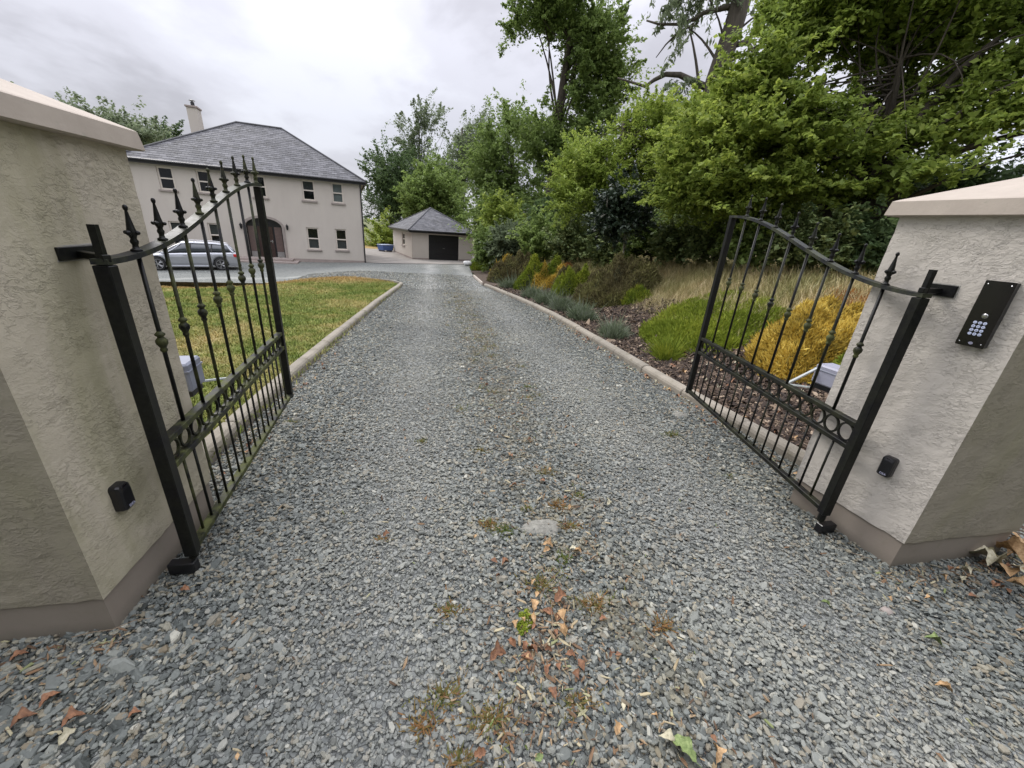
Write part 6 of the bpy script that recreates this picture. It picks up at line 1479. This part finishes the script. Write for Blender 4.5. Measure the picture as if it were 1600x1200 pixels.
special = [(604, 838, 0.055, 0, 'leaf_rust', 0.6, 'rusty leaf alone on the gravel left of the centre strip'), (875, 937, 0.10, 0, 'leaf_rust', 0.5, 'long rust brown leaf lying above the green moss patch'), (832, 948, 0.09, 1, 'leaf_tan', 1.5, 'upright tan curled leaf touching the moss patch'),
           (778, 1030, 0.10, 3, 'leaf_brown', 0.3, 'broad glossy brown leaf below the moss patch'), (800, 1008, 0.06, 2, 'leaf_rust', 2.1, 'small rust leaf curled over the broad brown one'), (822, 1033, 0.05, 0, 'leaf_tan', 2.0, 'tan leaf right of the broad brown one'),
           (854, 862, 0.06, 1, 'leaf_tan', 0.4, 'tan crumpled leaf just below the flat pale stone'), (902, 866, 0.06, 2, 'leaf_tan', 2.6, 'tan folded leaf to the right below the flat stone'), (790, 884, 0.055, 2, 'leaf_rust', 0.2, 'dark rust curled leaf left below the flat stone'),
           (880, 988, 0.07, 2, 'leaf_tan', 1.6, 'twisted tan leaf right of the moss patch'), (942, 971, 0.05, 1, 'leaf_rust', 0.1, 'red brown leaf rightmost by the weed strip'), (81, 1097, 0.10, 1, 'leaf_rust', 0.9, 'orange leaf at the foot of the left pillar'),
           (117, 1130, 0.10, 3, 'leaf_rust', 0.7, 'orange torn leaf lower left, second from the frame edge'), (212, 1121, 0.065, 0, 'leaf_rust', 0.5, 'small orange leaf, rightmost of the lower left three'), (290, 925, 0.055, 1, 'leaf_rust', 0.0, 'orange leaf by the lower hinge of the left gate'),
           (108, 1155, 0.09, 0, 'leaf_pale', 1.3, 'pale bleached leaf at the lower left'), (40, 1130, 0.11, 0, 'leaf_brown', 0.6, 'olive brown long leaf at the lower left edge'), (1472, 1080, 0.07, 2, 'leaf_tan', 2.3, 'curled orange tan leaf on the gravel at lower right'), (1450, 940, 0.06, 0, 'leaf_tan', 2.7, 'flat tan leaf before the right pillar'),
           (1388, 938, 0.035, 0, 'leaf_tan', 1.4, 'tiny tan leaf above the pale stone by the right pillar'), (1288, 828, 0.07, 0, 'leaf_pale', 0.2, 'pale green leaf at the foot of the right gate post'), (1455, 1005, 0.08, 3, 'leaf_green', 2.4, 'green ragged leaf right of the pale stone'), (1288, 946, 0.05, 2, 'leaf_green', 2.2, 'small green leaf on the open gravel'),
           (965, 1142, 0.06, 0, 'leaf_tan', 0.8, 'long tan leaf right of the weed strip at the bottom'), (750, 1180, 0.06, 1, 'leaf_rust', 0.1, 'rust leaf at the bottom below the weed strip'), (1064, 1175, 0.13, 1, 'leaf_green', 2.2, 'big faded green leaf at the bottom edge'), (1042, 1163, 0.09, 0, 'leaf_pale', 2.5, 'narrow pale leaf crossing the big faded one'), (1115, 1180, 0.08, 3, 'leaf_tan', 1.1, 'tan leaf beside the big faded green one'), (842, 1187, 0.045, 4, 'leaf_green', 0.3, 'fresh green leaf at the bottom edge')]
for s_ in special: put_leaf(s_[0], s_[1], s_[2] * (0.55 if s_[0] < 250 else 0.75), *s_[3:], tilt=random.uniform(-0.35, 0.35))
pile = [(1530, 878, 0.16), (1560, 868, 0.18), (1585, 880, 0.16), (1545, 892, 0.13), (1575, 898, 0.15), (1595, 860, 0.16), (1592, 905, 0.12), (1570, 880, 0.14), (1590, 925, 0.11), (1520, 868, 0.08)]
for i, (px, py, sz) in enumerate(pile): put_leaf(px, py, sz, i % 5, 'leaf_tan' if i % 3 else 'leaf_pale', 0.3 * i + 2.4, 'large dry tan leaf in the pile right of the right pillar', 'pile of big dry leaves', 0.02 + 0.012 * (i % 4), 0.2)
rl = random.Random(4)
def scatter_leaves(n, xf, yf, sz, lab, grp, mats=('leaf_rust', 'leaf_tan', 'leaf_brown', 'leaf_pale')):
    for _ in range(n):
        x, y = xf(), yf(); o = link('fallen_leaf', LM[(rl.randrange(5), rl.choice(mats))]); s = sz * rl.uniform(0.6, 1.4)
        o.location = (x, y, float(terrain_z(x, y)) + 0.014); o.scale = (s,) * 3; o.rotation_euler = (rl.uniform(-.3, .3), rl.uniform(-.3, .3), rl.uniform(0, 6.28)); tag(o, lab, 'leaf', grp)
scatter_leaves(46, lambda: rl.gauss(0.72, 0.22), lambda: rl.uniform(0.6, 5.0), 0.032, 'small dry leaf in the weedy strip down the middle of the drive', 'small leaves along the middle strip')
scatter_leaves(70, lambda: 2.80 - abs(rl.gauss(0, 0.10)), lambda: rl.uniform(2.0, 9.0), 0.045, 'dry leaf blown against the right kerb', 'leaves along the right kerb')
scatter_leaves(60, lambda: rl.uniform(2.98, 4.6), lambda: rl.uniform(2.0, 5.5), 0.07, 'brown leaf lying on the bark bed', 'leaves on the bark bed')
_q = ground_hit(850, 985)
scatter_leaves(22, lambda: rl.gauss(float(_q[0]), 0.09), lambda: rl.gauss(float(_q[1]), 0.14), 0.045, 'brown leaf in the cluster round the moss patch', 'leaves round the moss patch', ('leaf_rust', 'leaf_brown', 'leaf_tan'))
scatter_leaves(18, lambda: -1.40 + abs(rl.gauss(0, 0.08)), lambda: rl.uniform(2.2, 6.0), 0.035, 'dry leaf lying by the left kerb', 'leaves along the left kerb')
scatter_leaves(40, lambda: rl.uniform(-2.2, 3.6), lambda: rl.uniform(0.5, 3.5), 0.022, 'tiny leaf fragment scattered on the open gravel', 'leaf fragments on the gravel')
scatter_leaves(16, lambda: rl.uniform(-2.6, -1.4), lambda: rl.uniform(0.95, 1.28), 0.05, 'brown leaf along the foot of the left pillar', 'leaves at the left pillar')
scatter_leaves(14, lambda: rl.uniform(2.6, 3.4), lambda: rl.uniform(0.95, 1.15), 0.035, 'brown leaf along the foot of the right pillar', 'leaves at the right pillar')

def weed(px, py, size, green, label, seed):
    p = ground_hit(px, py); rng = np.random.default_rng(seed); n = int(110 + size * 1100); th = rng.uniform(0, 6.28, n); rr = np.abs(rng.normal(0, size * 0.42, n)) * (1 + 0.5 * np.sin(3 * th + seed))
    P = np.stack([rr * np.cos(th) * 1.4, rr * np.sin(th) * 0.8, np.full(n, 0.0)], 1); D_ = np.stack([np.cos(th), np.sin(th), rng.uniform(0.1, 0.9, n)], 1) + rng.normal(0, 1.1, (n, 3)); D_[:, 2] = np.abs(D_[:, 2]) * 0.7 + 0.1; D_ /= np.linalg.norm(D_, axis=1)[:, None]
    S = np.cross(D_, [0, 0, 1.0]) + 1e-6; S /= np.linalg.norm(S, axis=1)[:, None]; L_ = rng.uniform(0.15, 1.0, n) ** 1.6 * size * 0.50; w = 0.0020 + 0.0018 * rng.random(n)
    V = np.stack([P - S * w[:, None], P + S * w[:, None], P + D_ * L_[:, None] + S * w[:, None] * .3, P + D_ * L_[:, None] - S * w[:, None] * .3], 1)
    o = link('weed', quads_mesh('weed', V, MAT['weed_mix'], np.clip(rng.normal(1 - green, 0.25, n), 0, 1))); o.location = (p[0], p[1], p[2] + 0.002); tag(o, label, 'weed', 'weeds growing in the gravel')
wd = [(870, 790, 0.10, 0.1, 'reddish brown dead weed above the flat stone'), (822, 796, 0.05, 0.6, 'small yellowish weed left above the flat stone'), (765, 820, 0.08, 0.2, 'reddish weed left of the flat stone'), (790, 830, 0.09, 0.8, 'green weed touching the left of the flat stone'), (890, 825, 0.08, 0.3, 'weed right of the flat stone'),
      (855, 738, 0.08, 0.4, 'pale dry weed farther up the strip'), (905, 775, 0.06, 0.7, 'green weed right of the reddish one'), (845, 915, 0.10, 0.4, 'olive weed above the moss patch'), (925, 945, 0.10, 0.3, 'brown weed right of the long rust leaf'), (880, 875, 0.07, 0.8, 'green weed between the tan leaves'),
      (705, 955, 0.07, 0.25, 'straw coloured weed left of the moss patch'), (1032, 978, 0.08, 0.05, 'dead straw patch right of the weed strip'), (695, 1090, 0.09, 0.45, 'yellow green grassy weed lower left of the strip'), (770, 1125, 0.10, 0.3, 'dark mossy weed near the bottom'), (660, 1135, 0.07, 0.1, 'dry straw weed at the bottom left of the strip'),
      (900, 1100, 0.08, 0.3, 'brown weed right of the bottom strip'), (455, 660, 0.06, 0.6, 'weed near the free end of the left gate'), (825, 605, 0.08, 0.8, 'green weed far up the middle of the drive'), (750, 705, 0.07, 0.4, 'weed at the left of the middle strip'), (1050, 680, 0.10, 0.6, 'mossy weed by the right kerb'), (660, 690, 0.05, 0.6, 'tiny weed on the left wheel track'), (1140, 745, 0.05, 0.6, 'tiny weed on the right side of the drive'), (595, 845, 0.04, 0.2, 'dry sprig near the single rusty leaf'), (720, 1190, 0.07, 0.3, 'straw tuft at the bottom edge')]
for i, w_ in enumerate(wd): weed(*w_, 300 + i)
for i in range(60):
    x, y = rl.gauss(0.72, 0.24), rl.uniform(3.4, 13.5)
    n = 40; rng = np.random.default_rng(400 + i); th = rng.uniform(0, 6.28, n); rr = np.abs(rng.normal(0, 0.06, n)); P = np.stack([rr * np.cos(th), rr * np.sin(th), np.zeros(n)], 1); D_ = rng.normal(0, 1, (n, 3)); D_[:, 2] = np.abs(D_[:, 2]) * 0.6; S = np.cross(D_, [0, 0, 1.0]); S /= np.linalg.norm(S, axis=1)[:, None] + 1e-6
    V = np.stack([P - S * .003, P + S * .003, P + D_ * 0.03 + S * .001, P + D_ * 0.03 - S * .001], 1)
    o = link('weed', quads_mesh('weed', V, MAT['weed_mix'], np.clip(rng.normal(0.5, 0.3, n), 0, 1))); o.location = (x, y, float(terrain_z(x, y)) + 0.002); tag(o, 'low weed tuft in the middle strip of the far drive', 'weed', 'far weeds between the wheel tracks')
# moss patch
p = ground_hit(822, 975); rng = np.random.default_rng(9); C = ellipsoid_points((0, 0, 0.004), (0.035, 0.07, 0.008), 30, rng, 0.1); V, T_ = leaves_around(C, np.full(30, 0.014), 1500, 0.007, rng); o = link('moss_patch', quads_mesh('moss_patch', V, MAT['heather_bright'], T_)); o.location = p; o.rotation_euler = (0, 0, -0.5); tag(o, 'bright green moss patch in the middle of the near gravel', 'moss')
# stones that stand out
def stone(px, py, a_, b_, h, mat, label, seed, rz):
    p = ground_hit(px, py); r_ = random.Random(seed); m = MB(); n, k = 12, 5; vs = []
    off = [r_.uniform(0.85, 1.12) for _ in range(n)]
    for j in range(k + 1):
        t = j / k; rr = math.cos(t * math.pi / 2) ** 0.45
        for i in range(n):
            an = 2 * math.pi * i / n; vs.append((a_ * rr * off[i] * math.cos(an), b_ * rr * off[i] * math.sin(an), h * t * r_.uniform(0.93, 1.0) - 0.01))
    m.add(vs, [(j * n + i, j * n + (i + 1) % n, (j + 1) * n + (i + 1) % n, (j + 1) * n + i) for j in range(k) for i in range(n)] + [tuple(range(k * n, (k + 1) * n))])
    o = m.build('stone', mat, None, True); o.location = (p[0], p[1], p[2]); o.rotation_euler = (0, 0, rz); tag(o, label, 'stone')
stone(846, 824, 0.125, 0.075, 0.030, MAT['stone_pale'], 'flat sunken pale stone in the middle of the gravel', 1, 0.0)
stone(1386, 954, 0.032, 0.026, 0.024, MAT['sill_stone'], 'pale whitish stone on the gravel before the right pillar', 2, 0.4)
stone(1062, 648, 0.10, 0.07, 0.03, MAT['stone_pale'], 'grey stone half buried by the right kerb', 3, 0.2)
stone(450, 662, 0.07, 0.05, 0.02, MAT['stone_pale'], 'flat grey stone by the free end of the left gate', 4, 0.2)
stone(463, 655, 0.035, 0.025, 0.03, MAT['stone_pale'], 'small pale rounded stone above the flat one by the left gate', 5, 0.2)
stone(165, 1035, 0.05, 0.03, 0.02, MAT['stone_pale'], 'long buff stone at the foot of the left pillar', 6, 0.5)
# twigs
for i, (px, py, ln, rz, lb) in enumerate([(862, 970, 0.16, 1.3, 'thin pale twig right of the moss patch'), (770, 950, 0.10, 2.9, 'thin twig left of the moss patch'), (1010, 1010, 0.09, 2.3, 'short brown twig on the right gravel'), (1520, 1005, 0.12, 2.6, 'straight pale straw on the gravel before the right pillar'), (180, 985, 0.25, 0.15, 'long dry stem along the left plinth'), (1330, 868, 0.18, 2.5, 'grey twig below the right gate post'), (880, 1040, 0.14, 1.7, 'bent straw below the long rust leaf')]):
    p = ground_hit(px, py); m = MB(); rr = random.Random(i); pts = [(ln * (t - 0.5), rr.uniform(-1, 1) * ln * 0.05, rr.uniform(0, 0.004)) for t in (0, 0.25, 0.5, 0.75, 1.0)]
    m.tube(pts, [0.0018, 0.0018, 0.0015, 0.0014, 0.0008], 5); o = m.build('twig', MAT['twig']); o.location = (p[0], p[1], p[2] + 0.018); o.rotation_euler = (0, 0, rz); tag(o, lb, 'twig')
print('tris', sum(sum(max(0, q) for q in [sum(p.loop_total - 2 for p in []) or len(me.polygons) * 2]) for me in bpy.data.meshes if me.users))
